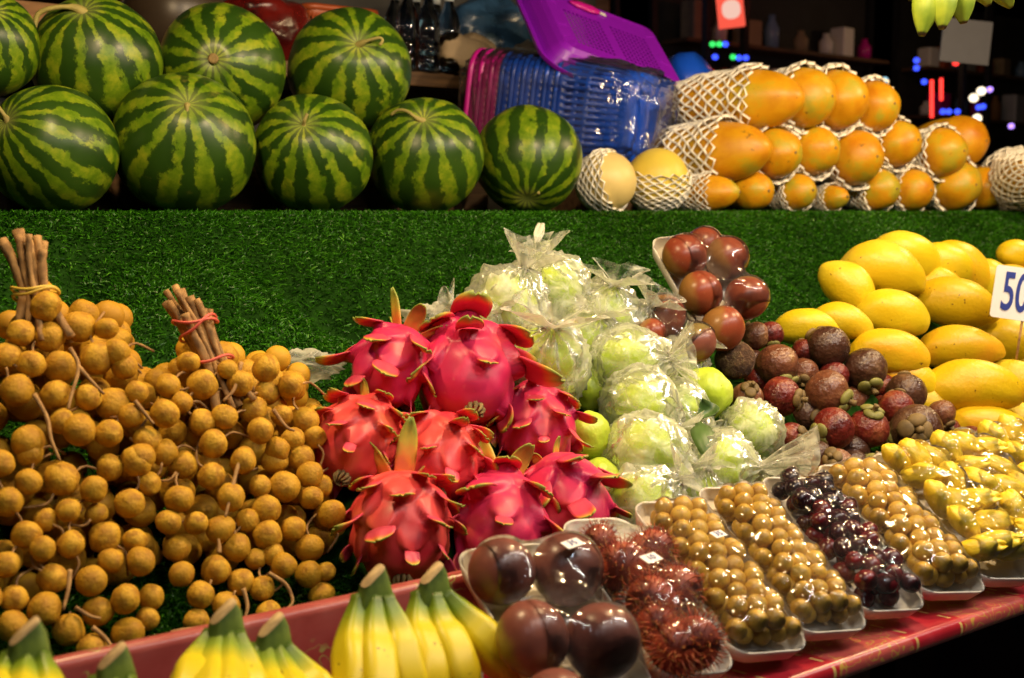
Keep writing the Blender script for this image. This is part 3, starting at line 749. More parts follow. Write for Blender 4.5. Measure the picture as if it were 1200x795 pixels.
# ---- guavas and their bags
def guava_mesh(seed):
    def fn(v):
        a = math.atan2(v.y, v.x); k = 1+.10*fbm(v*1.5+Vector((seed, 0, 0)), 2)+.02*math.cos(5*a+seed)*(1-v.z*v.z)
        return v*k
    V, F = ball(32, 20, fn); return mesh('guava_body', V, F, M['guava'])
guava_meshes = [guava_mesh(i*6.1) for i in range(4)]
def bag_mesh(seed, neck, flare, tail=0):
    n = 64; rnd = random.Random(seed); rings = []
    prof = []
    for k in range(7):           # frill
        q = k/6; prof.append((flare*(1-q)**1.2+.10, 1.12+neck*(1-q), 1-q))
    for k in range(1, 30):
        th = .13+(PI-.13)*k/29; q = math.exp(-th*1.6)
        prof.append((math.sin(th)*1.05+.03*q, math.cos(th)*1.04+.14*math.exp(-th*4), 0))
    sd = Vector((seed*3.7, seed, 0)); f1, f2 = rnd.randint(5, 7), rnd.randint(11, 15)
    V = []; F = []
    for j, (r, z, fr) in enumerate(prof):
        for k in range(n):
            a = 2*PI*k/n; p = Vector((math.cos(a)*r, math.sin(a)*r, z)); d = p.normalized() if fr == 0 else Vector((math.cos(a), math.sin(a), .2))
            th = j/len(prof)
            if fr > 0:
                amp = .32*fr*flare+.015; rr = r+amp*math.sin(f1*a+seed+2*fbm(Vector((math.cos(a), math.sin(a), z))+sd, 2))
                p = Vector((math.cos(a)*rr*1.25, math.sin(a)*rr*.6, z+.22*neck*fbm(p*2+sd, 2)*fr))
            else:
                fold = (.03+.085*math.exp(-max(0, j-6)/6.0))*(1-2*abs(math.sin(.5*f2*a+2.5*fbm(p*1.0+sd, 2))))
                cr = abs(fbm(p*2.2+sd, 3)); cr2 = abs(fbm(p*5.0+sd, 2)); low = fbm(p*.9+sd*2, 2)
                p = p+d*(fold+.22*(cr-.22)+.09*(cr2-.2)+.12*low)
                if p.length < 1.04: p = p.normalized()*1.04
            V.append(p)
    for j in range(len(prof)-1):
        for k in range(n): F.append((j*n+k, j*n+(k+1) % n, (j+1)*n+(k+1) % n, (j+1)*n+k))
    F.append(tuple((len(prof)-1)*n+k for k in range(n)))
    return mesh('bag', V, F, M['bag'])
GUA = [ # px,py,r, bag neck dir or None, neck len, flare, lift, guava label, bag label
 (592, 362, 38, (.45, -.95, .25), .75, .55, .03, 'pale guava in the topmost knotted bag, left side', 'topmost crumpled clear bag, tied with a tall twisted end'),
 (650, 343, 34, (-.3, -.9, .3), .5, .5, .03, 'pale guava behind the topmost knotted bag', 'crumpled clear bag right of the tall twisted end'),
 (640, 428, 42, (.1, -.8, .7), .6, .7, .03, 'large bagged guava behind the dragon fruits', 'milky crumpled bag over the large guava behind the dragon fruits'),
 (708, 372, 34, (.2, -.75, .55), .5, .65, .02, 'bagged guava in the back beside the purple fruits', 'crumpled bag with a pointed corner beside the purple fruits'),
 (735, 428, 38, (.95, -.15, .4), .6, .5, .025, 'greener bagged guava with its bag end to the right', 'bag with a stiff upright end beside the purple fruits'),
 (750, 476, 38, (.8, .5, .3), .35, .4, .02, 'bagged guava in the middle of the guava heap', 'clear bag round the guava in the middle of the heap'),
 (758, 533, 40, (.9, .35, .4), .4, .5, .02, 'bagged guava with swirl folds low in the heap', 'swirled clear bag low in the heap'),
 (754, 592, 38, (.8, -.6, .2), .4, .5, .0, 'lowest bagged guava, behind the rambutan tray', 'bag over the lowest guava behind the rambutan tray'),
 (690, 512, 31, None, 0, 0, .0, 'bare yellow green guava behind the dark dragon fruit', ''),
 (700, 562, 28, None, 0, 0, -.01, 'bare guava with a dark blossom end above the magenta dragon fruit', ''),
 (828, 462, 33, None, 0, 0, .02, 'bright green guava at the top right of the guava heap', ''),
 (882, 506, 30, (-.7, .7, .5), .5, .55, .01, 'bagged guava against the mangosteens', 'boxy clear bag against the mangosteens'),
 (845, 548, 34, (.97, -.05, .5), 1.55, .65, .02, 'bagged guava with cut leaves on its left', 'milky bag with a knotted flap spread over the mangosteens'),
 (812, 578, 28, (.3, -.8, .5), .4, .5, .0, 'low bagged guava behind the small brown fruits', 'low clear bag behind the small brown fruits'),
 (795, 428, 26, (.6, -.7, .5), .5, .5, .0, 'bagged guava below the purple fruits', 'bag below the purple fruits'),
 (690, 455, 30, None, 0, 0, -.03, 'shaded bare guava between the milky bag and the middle bag', ''),
 (800, 510, 30, (.5, .5, .7), .3, .4, -.03, 'shaded bagged guava left of the cut leaves', 'shaded bag left of the cut leaves'),
 (688, 405, 34, (.3, -.7, .6), .5, .5, .0, 'bagged guava between the milky bag and the purple fruits', 'clear bag between the milky bag and the purple fruits'),
 (612, 398, 36, (-.4, -.6, .6), .5, .5, .0, 'bagged guava just above the dark dragon fruit', 'clear bag just above the dark dragon fruit'),
 (795, 482, 32, (.4, .4, .8), .4, .5, -.01, 'bagged guava left of the bright green one', 'clear bag left of the bright green guava'),
 (795, 552, 30, (.5, .3, .8), .4, .5, -.02, 'bagged guava deep in the heap right of the swirled bag', 'clear bag deep in the heap right of the swirled one'),
 (560, 378, 28, (-.7, -.4, .5), .5, .5, .01, 'bagged guava peeping out above the largest dragon fruit', 'clear bag above the largest dragon fruit'),
 (740, 388, 30, (.5, -.7, .5), .6, .6, .01, 'bagged guava at the back right of the heap', 'bag with a pointed flap at the back right of the heap'),
 (870, 570, 24, (.5, -.6, .6), .4, .5, -.01, 'small bagged guava touching the grape tray', 'small bag touching the grape tray'),
]
for i, (px, py, r, nd, nl, fl, lift, gl, bl) in enumerate(GUA):
    if nd: r *= 1.14
    c = heap(px, py, .885+lift); R = r*dep(c)/FPX
    FILL.append((c, R*.9))
    o = link('guava', guava_meshes[i % 4], None, basis(idir(random.uniform(-.6, .6), .3, .7), RT, c, (R*.93, R*.93, R*.91))); tag(o, gl, 'guava', 'heap of guavas')
    if nd:
        b = link('plastic_bag', bag_mesh(i+1, nl, fl), None, basis(idir(*nd), RT if abs(nd[0]) < .7 else UP, c, (R*1.06, R*1.06, R*1.06))); tag(b, bl, 'plastic bag', 'clear bags round the guavas')
# twisted end of the topmost bag
p0 = heap(624, 318, .94); 
pts = [p0, heap(624, 300, .945), heap(630, 280, .95), heap(634, 262, .95)]
V = []; F = []
for j, p in enumerate(curve(pts, 14)):
    w = [.020, .016, .012, .008, .006, .005, .007, .009, .011, .012, .012, .011, .009, .007, .005][j]
    for k in range(9):
        q = (k/8-.5)*2; a = j*.22
        V.append(p+(RT*math.cos(a)-FW*math.sin(a))*w*q+FW*(.004*math.sin(q*6+j)))
for j in range(14):
    for k in range(8): F.append((j*9+k, j*9+k+1, (j+1)*9+k+1, (j+1)*9+k))
o = link('bag_tie', mesh('tie', V, F, M['bag'])); so = o.modifiers.new('s', 'SOLIDIFY'); so.thickness = .001
tag(o, 'tall twisted plastic bag end standing up against the turf', 'plastic bag')
# loose empty bags lying on the turf
def loose_bag(px, py, wpx, hpx, lab, z0=.90):
    c = heap(px, py, z0, .45); k = dep(c)/FPX
    V, F = ball(40, 24, lambda v: Vector((v.x*wpx*k, v.y*.04, v.z*hpx*k))*(1+.5*abs(fbm(v*2+Vector((px, 0, 0)), 3))+.15*fbm(v*5, 2)))
    o = link('plastic_bag', mesh('loose_bag', V, F, M['bag']), None, basis(UP, RT, c)); tag(o, lab, 'plastic bag')
loose_bag(352, 428, 44, 16, 'empty clear bag lying on the turf behind the right longan bunch', .92)
loose_bag(505, 374, 28, 15, 'small empty clear bag behind the dragon fruits', .955)
# cut leaves with the bagged guava
for k, (a, b, lab) in enumerate((((818, 492), (832, 545), 'long dark green leaf hanging between the bagged guavas'), ((838, 487), (822, 470), 'short dark green leaf under the bright green guava'))):
    A, B = heap(*a, .935), heap(*b, .935); ax = (B-A); L = ax.length; V = []; F = []
    for j in range(11):
        u = j/10; w = .016*math.sin(PI*u**.8)+.0005
        for q in range(5):
            v = (q/4-.5)*2; V.append(Vector((v*w, -.006*abs(v)+.012*math.sin(PI*u), u*L)))
    for j in range(10):
        for q in range(4): F.append((j*5+q, j*5+q+1, (j+1)*5+q+1, (j+1)*5+q))
    o = link('leaf', mesh('leaf', V, F, M['leaf']), None, basis(ax, RT, A)); so = o.modifiers.new('s', 'SOLIDIFY'); so.thickness = .0012
    tag(o, lab, 'leaf')

# ================================================================== LONGANS
def longan_mesh(seed):
    V, F = ball(20, 13, lambda v: Vector((v.x, v.y, v.z*.96))*(1+.09*fbm(v*1.1+Vector((seed, 0, 0)), 2))); return mesh('longan', V, F, M['longan'])
longan_meshes = [longan_mesh(i*3) for i in range(4)]
B1 = [(54,359,20),(93,383,20),(24,390,17),(58,395,19),(37,427,17),(71,430,20),(114,420,21),(125,385,14),(136,413,17),(7,418,18),(20,458,21),(65,463,19),(104,465,17),(146,430,16),(133,474,21),(93,504,20),(73,494,16),(33,518,21),(127,508,17),(153,487,16),(173,516,18),(160,460,14),(166,535,17),(193,531,17),(0,543,18),(72,562,22),(33,565,17),(10,588,19),(35,533,16),(110,573,17),(128,548,17),(160,541,20),(152,590,18),(175,567,15),(80,598,15),(53,610,15),(31,627,18),(83,638,17),(123,630,20),(50,643,16),(7,662,17),(130,657,16),(158,633,15),(165,658,18),(62,678,19),(107,681,19),(147,702,19),(177,700,16),(17,702,17),(52,714,21),(115,717,19),(80,738,20),(15,734,20),(150,742,20),(173,725,15),(107,760,19),(113,602,14),(-20,480,19),(-22,560,19),(-25,640,19),(-15,700,18),(-20,420,17)]
B2 = [(221,425,14),(197,452,15),(237,451,19),(281,449,17),(312,432,18),(313,460,16),(340,452,16),(193,485,18),(237,495,17),(263,489,17),(297,480,17),(357,493,18),(305,505,17),(330,487,14),(343,515,15),(250,520,18),(267,433,13),(367,512,16),(325,527,16),(213,472,14),(215,545,17),(210,585,18),(248,558,17),(270,583,18),(258,620,18),(253,668,18),(277,642,18),(282,682,17),(235,697,17),(265,710,18),(230,728,16),(207,643,17),(213,673,16),(197,612,16),(230,613,15),(322,540,17),(353,537,17),(333,570,20),(305,570,14),(312,597,18),(363,557,17),(365,583,15),(388,602,18),(313,627,18),(343,620,16),(363,642,18),(362,673,17),(377,697,17),(382,670,12),(333,663,16),(315,720,17),(307,690,16),(377,570,14),(320,650,14),(285,540,17),(290,610,15),(300,655,14)]
def lplane(px, py, off=0, back=0.0):
    return onplane(px, py, Vector((0, 1.105+back, .87+off)), Vector((0, -1.75, 1)))
def longan_bunch(L, lab, stem_base, stem_top, bandm, nstalk, seed, twigs, bands):
    rnd = random.Random(seed)
    foot = lplane(stem_base[0], 740)
    root = thing('longan_bunch', lab, 'longans', foot, 'longan bunches')
    pos = []
    for px, py, r in L:
        c = lplane(px, py, 0, rnd.uniform(-.006, .016)); R = r*dep(c)/FPX*.96
        pos.append((c, R))
        link('longan', longan_meshes[rnd.randrange(4)], root, basis((rnd.uniform(-1, 1), rnd.uniform(-1, 1), rnd.uniform(-1, 1)), None, c-foot, (R, R*rnd.uniform(.95, 1.03), R*rnd.uniform(.94, 1.0))))
    n_extra = 100-len(L); back = MB()
    k = 0; tries = 0
    bm, bf = ball(14, 9)
    while k < 210 and tries < 4000:
        tries += 1
        px, py, r = rnd.choice(L); px += rnd.uniform(-13, 13); py += rnd.uniform(-16, 22)
        lay = rnd.uniform(.052, .078) if k < n_extra else rnd.uniform(.085, .16)
        c = lplane(px, py, 0, lay+rnd.uniform(-.004, .008)); R = rnd.uniform(.0155, .019)
        if any((c-q).length < (R+s)*.78 for q, s in pos): continue
        if c.z < .88 or (180 < px < 205 and py > 545): continue
        pos.append((c, R))
        Mx = basis((rnd.uniform(-1, 1), rnd.uniform(-1, 1), rnd.uniform(-1, 1)), None, c-foot, (R, R, R))
        if k < n_extra: link('longan', longan_meshes[rnd.randrange(4)], root, Mx)
        else: back.xadd(Mx, bm, bf)
        k += 1
    tag(link('inner_longans', back.mesh('inner', M['longan']), root), kind='stuff')
    A, B = lplane(*stem_base), lplane(*stem_top)
    A += FW*.02
    ax = (B-A).normalized(); sx = ax.cross(FW).normalized(); sy = ax.cross(sx)
    for j in range(nstalk):
        a = j*2.4; q = math.sqrt((j+.5)/nstalk)*.017
        o1 = sx*math.cos(a)*q+sy*math.sin(a)*q
        e = B+o1*1.25+ax*rnd.uniform(-.035, .012)+sx*rnd.uniform(-.008, .008)
        pts = [A-ax*.05+o1*2.2-foot, A+o1*.85-foot, (A+B)/2+o1*.95-foot, e-foot]
        rr = rnd.uniform(.0032, .0058)
        V, F = tube(curve(pts, 12), [rr*(1+.12*math.sin(z*1.7+j)) for z in range(13)], 7)
        link('stalk', mesh('stalk', V, F, M['twig'], True), root)
    for (f, tl) in bands:
        ctr = A+(B-A)*f-foot; mb = MB(); rb = .0225
        loop = [ctr+sx*rb*math.cos(t)+sy*rb*math.sin(t)+ax*(tl*math.cos(t)+.002*math.sin(3*t)) for t in [2*PI*z/24 for z in range(25)]]
        V, F = tube(loop, .0017, 6, False); link('rubber_band', mesh('band', V, F, bandm), root)
    for tw in twigs:
        pts = [lplane(x, y, 0, -.012)-foot for x, y in tw]
        V, F = tube(curve(pts, 14), [.0025-.0011*z/14 for z in range(15)], 6)
        link('twig', mesh('twig', V, F, M['twig']), root)
    for z in range(40):      # short twigs reaching into the bunch
        px, py, r = rnd.choice(L); a = rnd.uniform(0, 6.3)
        pts = [lplane(px+math.cos(a)*r*.7, py+math.sin(a)*r*.7, 0, .004)-foot, lplane(px+math.cos(a)*r*1.5, py+math.sin(a)*r*1.5, 0, .008)-foot, lplane(px+math.cos(a+.4)*r*2.6, py+math.sin(a+.4)*r*2.6, 0, .02)-foot]
        V, F = tube(curve(pts, 6), .0014, 5); link('twig', mesh('twig', V, F, M['twig']), root)
longan_bunch(B1, 'bigger longan bunch at the left, stems tied with a yellow band', (34, 348), (30, 278), M['band_yel'], 11, 3,
    [((82,408),(92,430),(83,465),(80,480)), ((92,430),(108,448),(122,462)), ((40,462),(55,490),(60,515),(70,540)), ((158,470),(170,485),(180,497)), ((82,668),(80,690),(74,715)), ((108,735),(125,750),(140,775)), ((88,712),(105,722),(118,725))], [(.12, .004), (.05, .0)])
longan_bunch(B2, 'smaller longan bunch beside the dragon fruits, stems tied with red rubber bands', (247, 432), (212, 338), M['band_red'], 14, 5,
    [((282,536),(275,560),(268,590),(264,606)), ((315,672),(335,685),(343,705),(335,715)), ((257,648),(257,640),(256,632)), ((283,425),(275,455),(262,470)), ((200,742),(215,738),(240,735)), ((320,480),(335,500),(345,505)), ((285,690),(290,710),(287,725))], [(.10, .005), (.58, .008), (.50, -.006)])
lb_pos = [lplane(x, y) for x, y, r in B1+B2]

# ================================================================== TABLE, TRAYS
LEDGE = .80
class Tray: pass
def tray_frame(bl, br, tl, Ytop=None, zb=LEDGE+.012):
    A = atz(*bl, zb) if not isinstance(bl, Vector) else bl
    B = atz(*br, zb) if not isinstance(br, Vector) else br
    C = at(*tl, Ytop) if not isinstance(tl, Vector) else tl
    u = B-A; w = u.length; u.normalize(); v = C-A; v = v-u*v.dot(u)*.0
    t = Tray(); n = u.cross(v).normalized(); v2 = n.cross(u); t.w = w; t.l = v.dot(v2)
    t.skew = v.dot(u)
    # keep the real right angle but split the skew between the two sides
    a = math.atan2(t.skew, t.l)*.55
    u2 = u*math.cos(a)-v2*math.sin(a); v3 = u*math.sin(a)+v2*math.cos(a)
    t.u, t.v, t.n = u2, v3, n
    t.c = A+u*w/2+v/2
    t.l = v.length
    t.M = Matrix((t.u, t.v, t.n)).transposed().to_4x4(); t.M.translation = t.c
    t.Mi = t.M.inverted(); t.h = []
    return t
def tray_px(t, px, py, h): return t.Mi @ onplane(px, py, t.c+t.n*h, t.n)
def build_tray(t, lab, film=True, group='wrapped foam trays of fruit', rimh=.018, noise_a=.0010, seed=0, name='fruit_tray'):
    root = thing(name, lab, 'fruit tray', group=group, mw=t.M)
    w, l = t.w, t.l
    R = [(.84, 0.0), (.90, .002), (1.0, rimh), (.985, rimh+.0015), (.955, rimh-.001), (.86, .0055), (.80, .005)]
    rings = [[(x*1.0, y*1.0, z) for x, y in rrect(w*s+.0, l-(w-w*s), .022, 6)] for s, z in R]
    V, F = loft(rings); link('foam_tray', mesh('tray', V, F, M['foam']), root)
    if film:
        nx, ny = 46, 84; xs = np.linspace(-w/2*.985, w/2*.985, nx); ys = np.linspace(-l/2*.985, l/2*.985, ny)
        X, Y = np.meshgrid(xs, ys, indexing='ij'); H = np.full_like(X, rimh+.001)
        for (p, r) in t.h:
            d2 = (X-p.x)**2+(Y-p.y)**2; rr = r*1.0
            z = p.z+.0025+np.sqrt(np.maximum(0, rr*rr-d2)); z[d2 > rr*rr] = -1; H = np.maximum(H, z)
        low = H.copy(); G = H.copy()
        for it in range(900):
            A = G.copy(); A[1:-1, 1:-1] = .25*(G[:-2, 1:-1]+G[2:, 1:-1]+G[1:-1, :-2]+G[1:-1, 2:]); A[0] = A[-1] = rimh+.001; A[:, 0] = A[:, -1] = rimh+.001
            G = np.maximum(low, A); G[0] = G[-1] = rimh+.001; G[:, 0] = G[:, -1] = rimh+.001
        V = []; F = []
        for i in range(nx):
            for j in range(ny):
                e = min(i, nx-1-i, j, ny-1-j)
                cx, cy = X[i, j], Y[i, j]
                # round the corners with the tray
                V.append(Vector((cx, cy, G[i, j]+noise_a*fbm(Vector((cx*40+seed, cy*40, seed)), 2)*min(1, e/4)+.0006)))
        for i in range(nx-1):
            for j in range(ny-1): F.append((i*ny+j, (i+1)*ny+j, (i+1)*ny+j+1, i*ny+j+1))
        # drop the square corners so that film follows the tray outline
        def inside(v):
            ax, ay = w/2-.020, l/2-.020
            dx, dy = max(0, abs(v.x)-ax), max(0, abs(v.y)-ay); return dx*dx+dy*dy <= .0205**2
        F = [f for f in F if all(inside(V[q]) for q in f)]
        link('cling_film', mesh('film', V, F, M['film']), root)
    t.root = root
    return root
def sticker(t, px, py, h, txt, lab, w=.017, hh=.011, rot=0.25):
    p = onplane(px, py, t.c+t.n*h, t.n)
    root = thing('price_sticker', lab, 'price sticker', group='price stickers on the trays', mw=Matrix.Translation(p) @ t.M.to_3x3().to_4x4() @ Matrix.Rotation(rot, 4, 'Z') @ Matrix.Rotation(-.15, 4, 'X'))
    mb = MB(); mb.box((0, 0, 0), (w, hh, .0006)); link('card', mb.mesh('card', M['card'], False), root)
    text(txt, root, .0105, M['ink'], (0, 0, .0008))
def text(txt, parent, size, m, loc, sx=1.0, bold=.0):
    cu = bpy.data.curves.new('lettering', 'FONT'); cu.body = txt; cu.size = size; cu.align_x = 'CENTER'; cu.align_y = 'CENTER'
    cu.offset = bold; cu.extrude = .0001; cu.materials.append(m)
    q = bpy.data.objects.new('lettering_curve', cu); me = bpy.data.meshes.new_from_object(q); bpy.data.objects.remove(q)
    me.materials.clear(); me.materials.append(m)
    o = link('lettering', me, parent); o.location = loc; o.scale = (sx, 1, 1)
    return o
YT = .955
T = {}
T['star'] = tray_frame((628, 866), (752, 826), (541, 668), .945)
T['ramb'] = tray_frame((757, 823), (838, 796), (667, 632), YT)
T['lanA'] = tray_frame((838, 795), (916, 768), (757, 612), YT)
T['lanB'] = tray_frame((917, 768), (988, 744), (830, 594), YT)
T['grape'] = tray_frame((990, 741), (1057, 720), (903, 581), YT)
T['lanC'] = tray_frame((1061, 719), (1123, 697), (973, 568), YT)
T['jackA'] = tray_frame((1127, 700), (1181, 682), (1038, 554), YT)
T['jackB'] = tray_frame((1184, 682), (1240, 663), (1095, 542), YT)
T['jackC'] = tray_frame((1243, 662), (1290, 645), (1150, 532), YT)
# ---- star apples
def sa_mesh(nm, seed):
    V, F = ball(36, 22, lambda v: Vector((v.x, v.y, v.z*.95))*(1+.02*fbm(v+Vector((seed, 0, 0)), 2))); return mesh('star_apple_body', V, F, M[nm])
sa = {n: [sa_mesh(n, i*4) for i in range(2)] for n in ('star_apple_dark', 'star_apple_red')}
def star_apple(t, px, py, r, m, lab, h=None):
    hh = h if h is not None else r*1.02*dep(t.c)/FPX+.008
    c = onplane(px, py, t.c+t.n*hh, t.n); R = r*dep(c)/FPX
    t.h.append((t.Mi @ c, R))
    o = link('star_apple', sa[m][random.randrange(2)], None, basis((random.uniform(-1, 1), -.6, random.uniform(-1, 1)), None, c, (R, R, R))); tag(o, lab, 'star apple', 'purple brown star apples')
    return c
for px, py, r, lab in ((588, 670, 40, 'dark purple star apple at the top left of the front tray, greenish underside'), (664, 668, 43, 'brown purple star apple under the price sticker in the front tray'),
                       (624, 748, 45, 'star apple with a mauve sheen at the lower left of the front tray'), (705, 752, 45, 'star apple with an olive patch at the lower right of the front tray'),
                       (652, 826, 42, 'star apple cut off by the bottom edge in the front tray')):
    star_apple(T['star'], px, py, r, 'star_apple_dark', lab)
build_tray(T['star'], 'front foam tray of big purple brown fruits under shiny film', seed=1)
sticker(T['star'], 671, 637, .085, '35', 'white price sticker reading 35 on the big purple fruits', .021, .012)
# ---- upper packs of star apples
A = heap(813, 388, .90); B = heap(888, 384, .90); C = A+Vector((-.03, .10, .135))
T['up'] = tray_frame(A, B, C)
for px, py, r, lab in ((802, 301, 27, 'reddish star apple at the top left of the upper pack'), (851, 303, 26, 'reddish star apple at the top right of the upper pack'), (821, 344, 27, 'reddish star apple on the left in the middle of the upper pack'),
                       (875, 349, 26, 'reddish star apple on the right of the upper pack'), (847, 385, 27, 'reddish star apple at the foot of the upper pack'), (825, 288, 22, 'star apple mostly hidden at the very top of the upper pack')):
    star_apple(T['up'], px, py, r, 'star_apple_red', lab, .045 if py > 290 else .025)
build_tray(T['up'], 'upright foam tray of reddish round fruits leaning on the turf', seed=2)
A = heap(778, 432, .895); B = heap(840, 430, .895); C = A+Vector((-.05, .11, .07))
T['up2'] = tray_frame(A, B, C)
for px, py, r, lab in ((777, 371, 27, 'red brown star apple just left of the upper pack'), (764, 391, 18, 'small red brown star apple left of the upper pack, above a bag'), (816, 402, 24, 'dark olive star apple under bright film, below the upper pack')):
    c = star_apple(T['up2'], px, py, r, 'star_apple_red' if px < 800 else 'star_apple_dark', lab, .04)
build_tray(T['up2'], 'half hidden foam tray of round fruits behind the guava bags', seed=3)
# ---- langsat trays
V, F = ball(20, 13, lambda v: Vector((v.x, v.y, v.z*.97))*(1+.03*fbm(v*1.2, 2)))
lang_me = [mesh('langsat', V, F, M['langsat'])]
V, F = ball(20, 13, lambda v: Vector((v.x, v.y, v.z*1.07))*(1+.04*fbm(v*1.2+Vector((5, 0, 0)), 2)))
lang_me.append(mesh('langsat', V, F, M['langsat']))
def langsat_tray(t, lab, flab, seed):
    rnd = random.Random(seed); r = .0140
    def put(x, y, z, rr):
        p = Vector((x, y, z)); t.h.append((p, rr)); o = link('langsat', lang_me[rnd.randrange(2)], None, basis((rnd.uniform(-1, 1), rnd.uniform(-1, 1), rnd.uniform(-1, 1)), None, t.M @ p, (rr,)*3))
        tag(o, flab, 'langsat', flab.split(',')[0]+' heap')
    px_ = (t.w-.010)/4; r = px_*.52; ny = int((t.l-.032-2*r)/(px_*.92))+1; pl = (t.l-.032-2*r)/(ny-1)
    for lay, (z0, odd) in enumerate(((.006+r, 1), (.006+r*2.15, 0))):
        for j in range(ny):
            m = 4 if j % 2 == odd else 3
            if lay == 0: m = min(m, 3)
            for i in range(m):
                x = (i-(m-1)/2)*px_; y = (j-(ny-1)/2)*pl
                z = z0+(.005*(1-(2*x/t.w)**2)*(1-.7*(2*y/t.l)**2)-(.007 if abs(x) > px_*1.3 else 0) if lay else 0)
                put(x+rnd.uniform(-.0012, .0012), y+rnd.uniform(-.002, .002), z+rnd.uniform(-.001, .002), r*rnd.uniform(.90, 1.03))
    build_tray(t, lab, seed=seed)
langsat_tray(T['lanA'], 'foam tray of small brown round fruits next to the rambutans', 'small round brown langsat sealed in the tray beside the rambutans', 11)
langsat_tray(T['lanB'], 'foam tray of small brown round fruits just left of the dark grapes', 'small round brown langsat sealed in the tray left of the grapes', 12)
langsat_tray(T['lanC'], 'foam tray of small brown round fruits between the grapes and the jackfruit', 'small round brown langsat sealed in the tray right of the grapes', 13)
sticker(T['lanA'], 842, 626, .062, '35', 'white price sticker reading 35 on the small brown fruits')
# ---- grapes
t = T['grape']; rnd = random.Random(5)
root = thing('grape_bunch', 'bunch of dark red black grapes under shiny film', 'grapes', mw=t.M)
V, F = ball(16, 11, lambda v: Vector((v.x, v.y, v.z*1.15))); gm = mesh('grape', V, F, M['grape'])
k = 0; P_ = []
for tries in range(5000):
    if k >= 66: break
    x = rnd.uniform(-t.w/2+.018, t.w/2-.018); y = rnd.uniform(-t.l/2+.022, t.l/2-.022); lay = rnd.choice((0, 0, 1))
    p = Vector((x, y, .016+lay*.017+rnd.uniform(0, .004)))
    if any((p-q).length < .0190 for q in P_): continue
    P_.append(p); k += 1
    rr = rnd.uniform(.0102, .0122); link('grape', gm, root, basis((rnd.uniform(-1, 1), rnd.uniform(-1, 1), rnd.uniform(-.3, 1)), None, p, (rr,)*3)); t.h.append((p, rr))
mb = MB()
mb.tube(curve([(0, t.l*.42, .02), (.004, t.l*.2, .03), (-.003, 0, .028), (.002, -t.l*.3, .022)], 14), .0022, 6)
for q in range(14):
    y = t.l*(.35-.045*q); mb.tube([(0, y, .026), (rnd.uniform(-.03, .03), y-.012, .034)], .0011, 5)
link('stem', mb.mesh('gstem', M['twig']), root)
build_tray(t, 'foam tray of dark grapes under wrinkled glossy film', noise_a=.006, seed=21)
# ---- jackfruit
def jack_mesh(seed):
    def fn(v):
        z = v.z; k = (1-.28*max(0, z)**2)
        w = Vector((v.x*k, v.y*.85*k, z*1.0)); a = math.atan2(v.y, v.x)
        if z > .75: w.x *= 1+.3*math.sin(4*a); w.z += .15*math.sin(3*a+seed)*(z-.75)*4
        return w*(1+.13*fbm(v*1.5+Vector((seed, 0, 0)), 2)+.025*math.sin(6*a))
    V, F = ball(28, 18, fn); return mesh('jackfruit_pod', V, F, M['jack'])
jm = [jack_mesh(i*3.3) for i in range(4)]
def jack_tray(t, pods, lab, plab, seed):
    rnd = random.Random(seed)
    ny = 5
    for j in range(ny):
        m = 2 if j % 2 else 3
        for i in range(m):
            R = rnd.uniform(.0185, .022)
            x = ((i+.5)/m-.5)*(t.w-.012)+rnd.uniform(-.005, .005); y = ((j+.5)/ny-.5)*(t.l-.022)+rnd.uniform(-.006, .006)
            p = Vector((x, y, .026+.012*(1-(2*x/t.w)**2)+rnd.uniform(0, .008))); t.h.append((p, R*.95)); a = rnd.uniform(-.4, 1.4)
            o = link('jackfruit_pod', jm[rnd.randrange(4)], None, basis(idir(math.cos(a), math.sin(a), rnd.uniform(-.1, .5)), idir(0, 0, 1), t.M @ p, (R*.95, R*.9, R*1.35)))
            tag(o, plab, 'jackfruit', plab)
    build_tray(t, lab, seed=seed, noise_a=.003)
jack_tray(T['jackA'], [(1072, 571, 17, 15, .03), (1104, 572, 17, 60, .035), (1090, 601, 17, 5, .035), (1126, 594, 17, -20, .05), (1140, 623, 17, 40, .05), (1106, 632, 18, 60, .03), (1148, 648, 21, 15, .04), (1128, 666, 20, 60, .03), (1155, 673, 18, 10, .025)],
          'foam tray of yellow jackfruit pods right of the small brown fruits', 'yellow jackfruit pod in the left jackfruit tray', 31)
jack_tray(T['jackB'], [(1147, 557, 19, 70, .05), (1120, 560, 15, 30, .03), (1180, 586, 21, 60, .05), (1157, 602, 18, 70, .04), (1192, 632, 21, 10, .05), (1172, 640, 18, 60, .03), (1195, 560, 18, 30, .04), (1205, 665, 20, 20, .03), (1215, 600, 18, 60, .04)],
          'second foam tray of yellow jackfruit pods, with a price sticker', 'yellow jackfruit pod in the tray with the price sticker', 32)
jack_tray(T['jackC'], [(1195, 548, 18, 20, .04), (1215, 575, 19, 60, .04), (1240, 600, 19, 30, .04), (1255, 640, 20, 60, .03), (1225, 540, 18, 70, .03)],
          'third foam tray of yellow jackfruit pods at the right edge', 'yellow jackfruit pod in the tray at the right edge', 33)
sticker(T['jackA'], 1106, 555, .06, '35', 'white price sticker on the jackfruit trays', .016, .013)
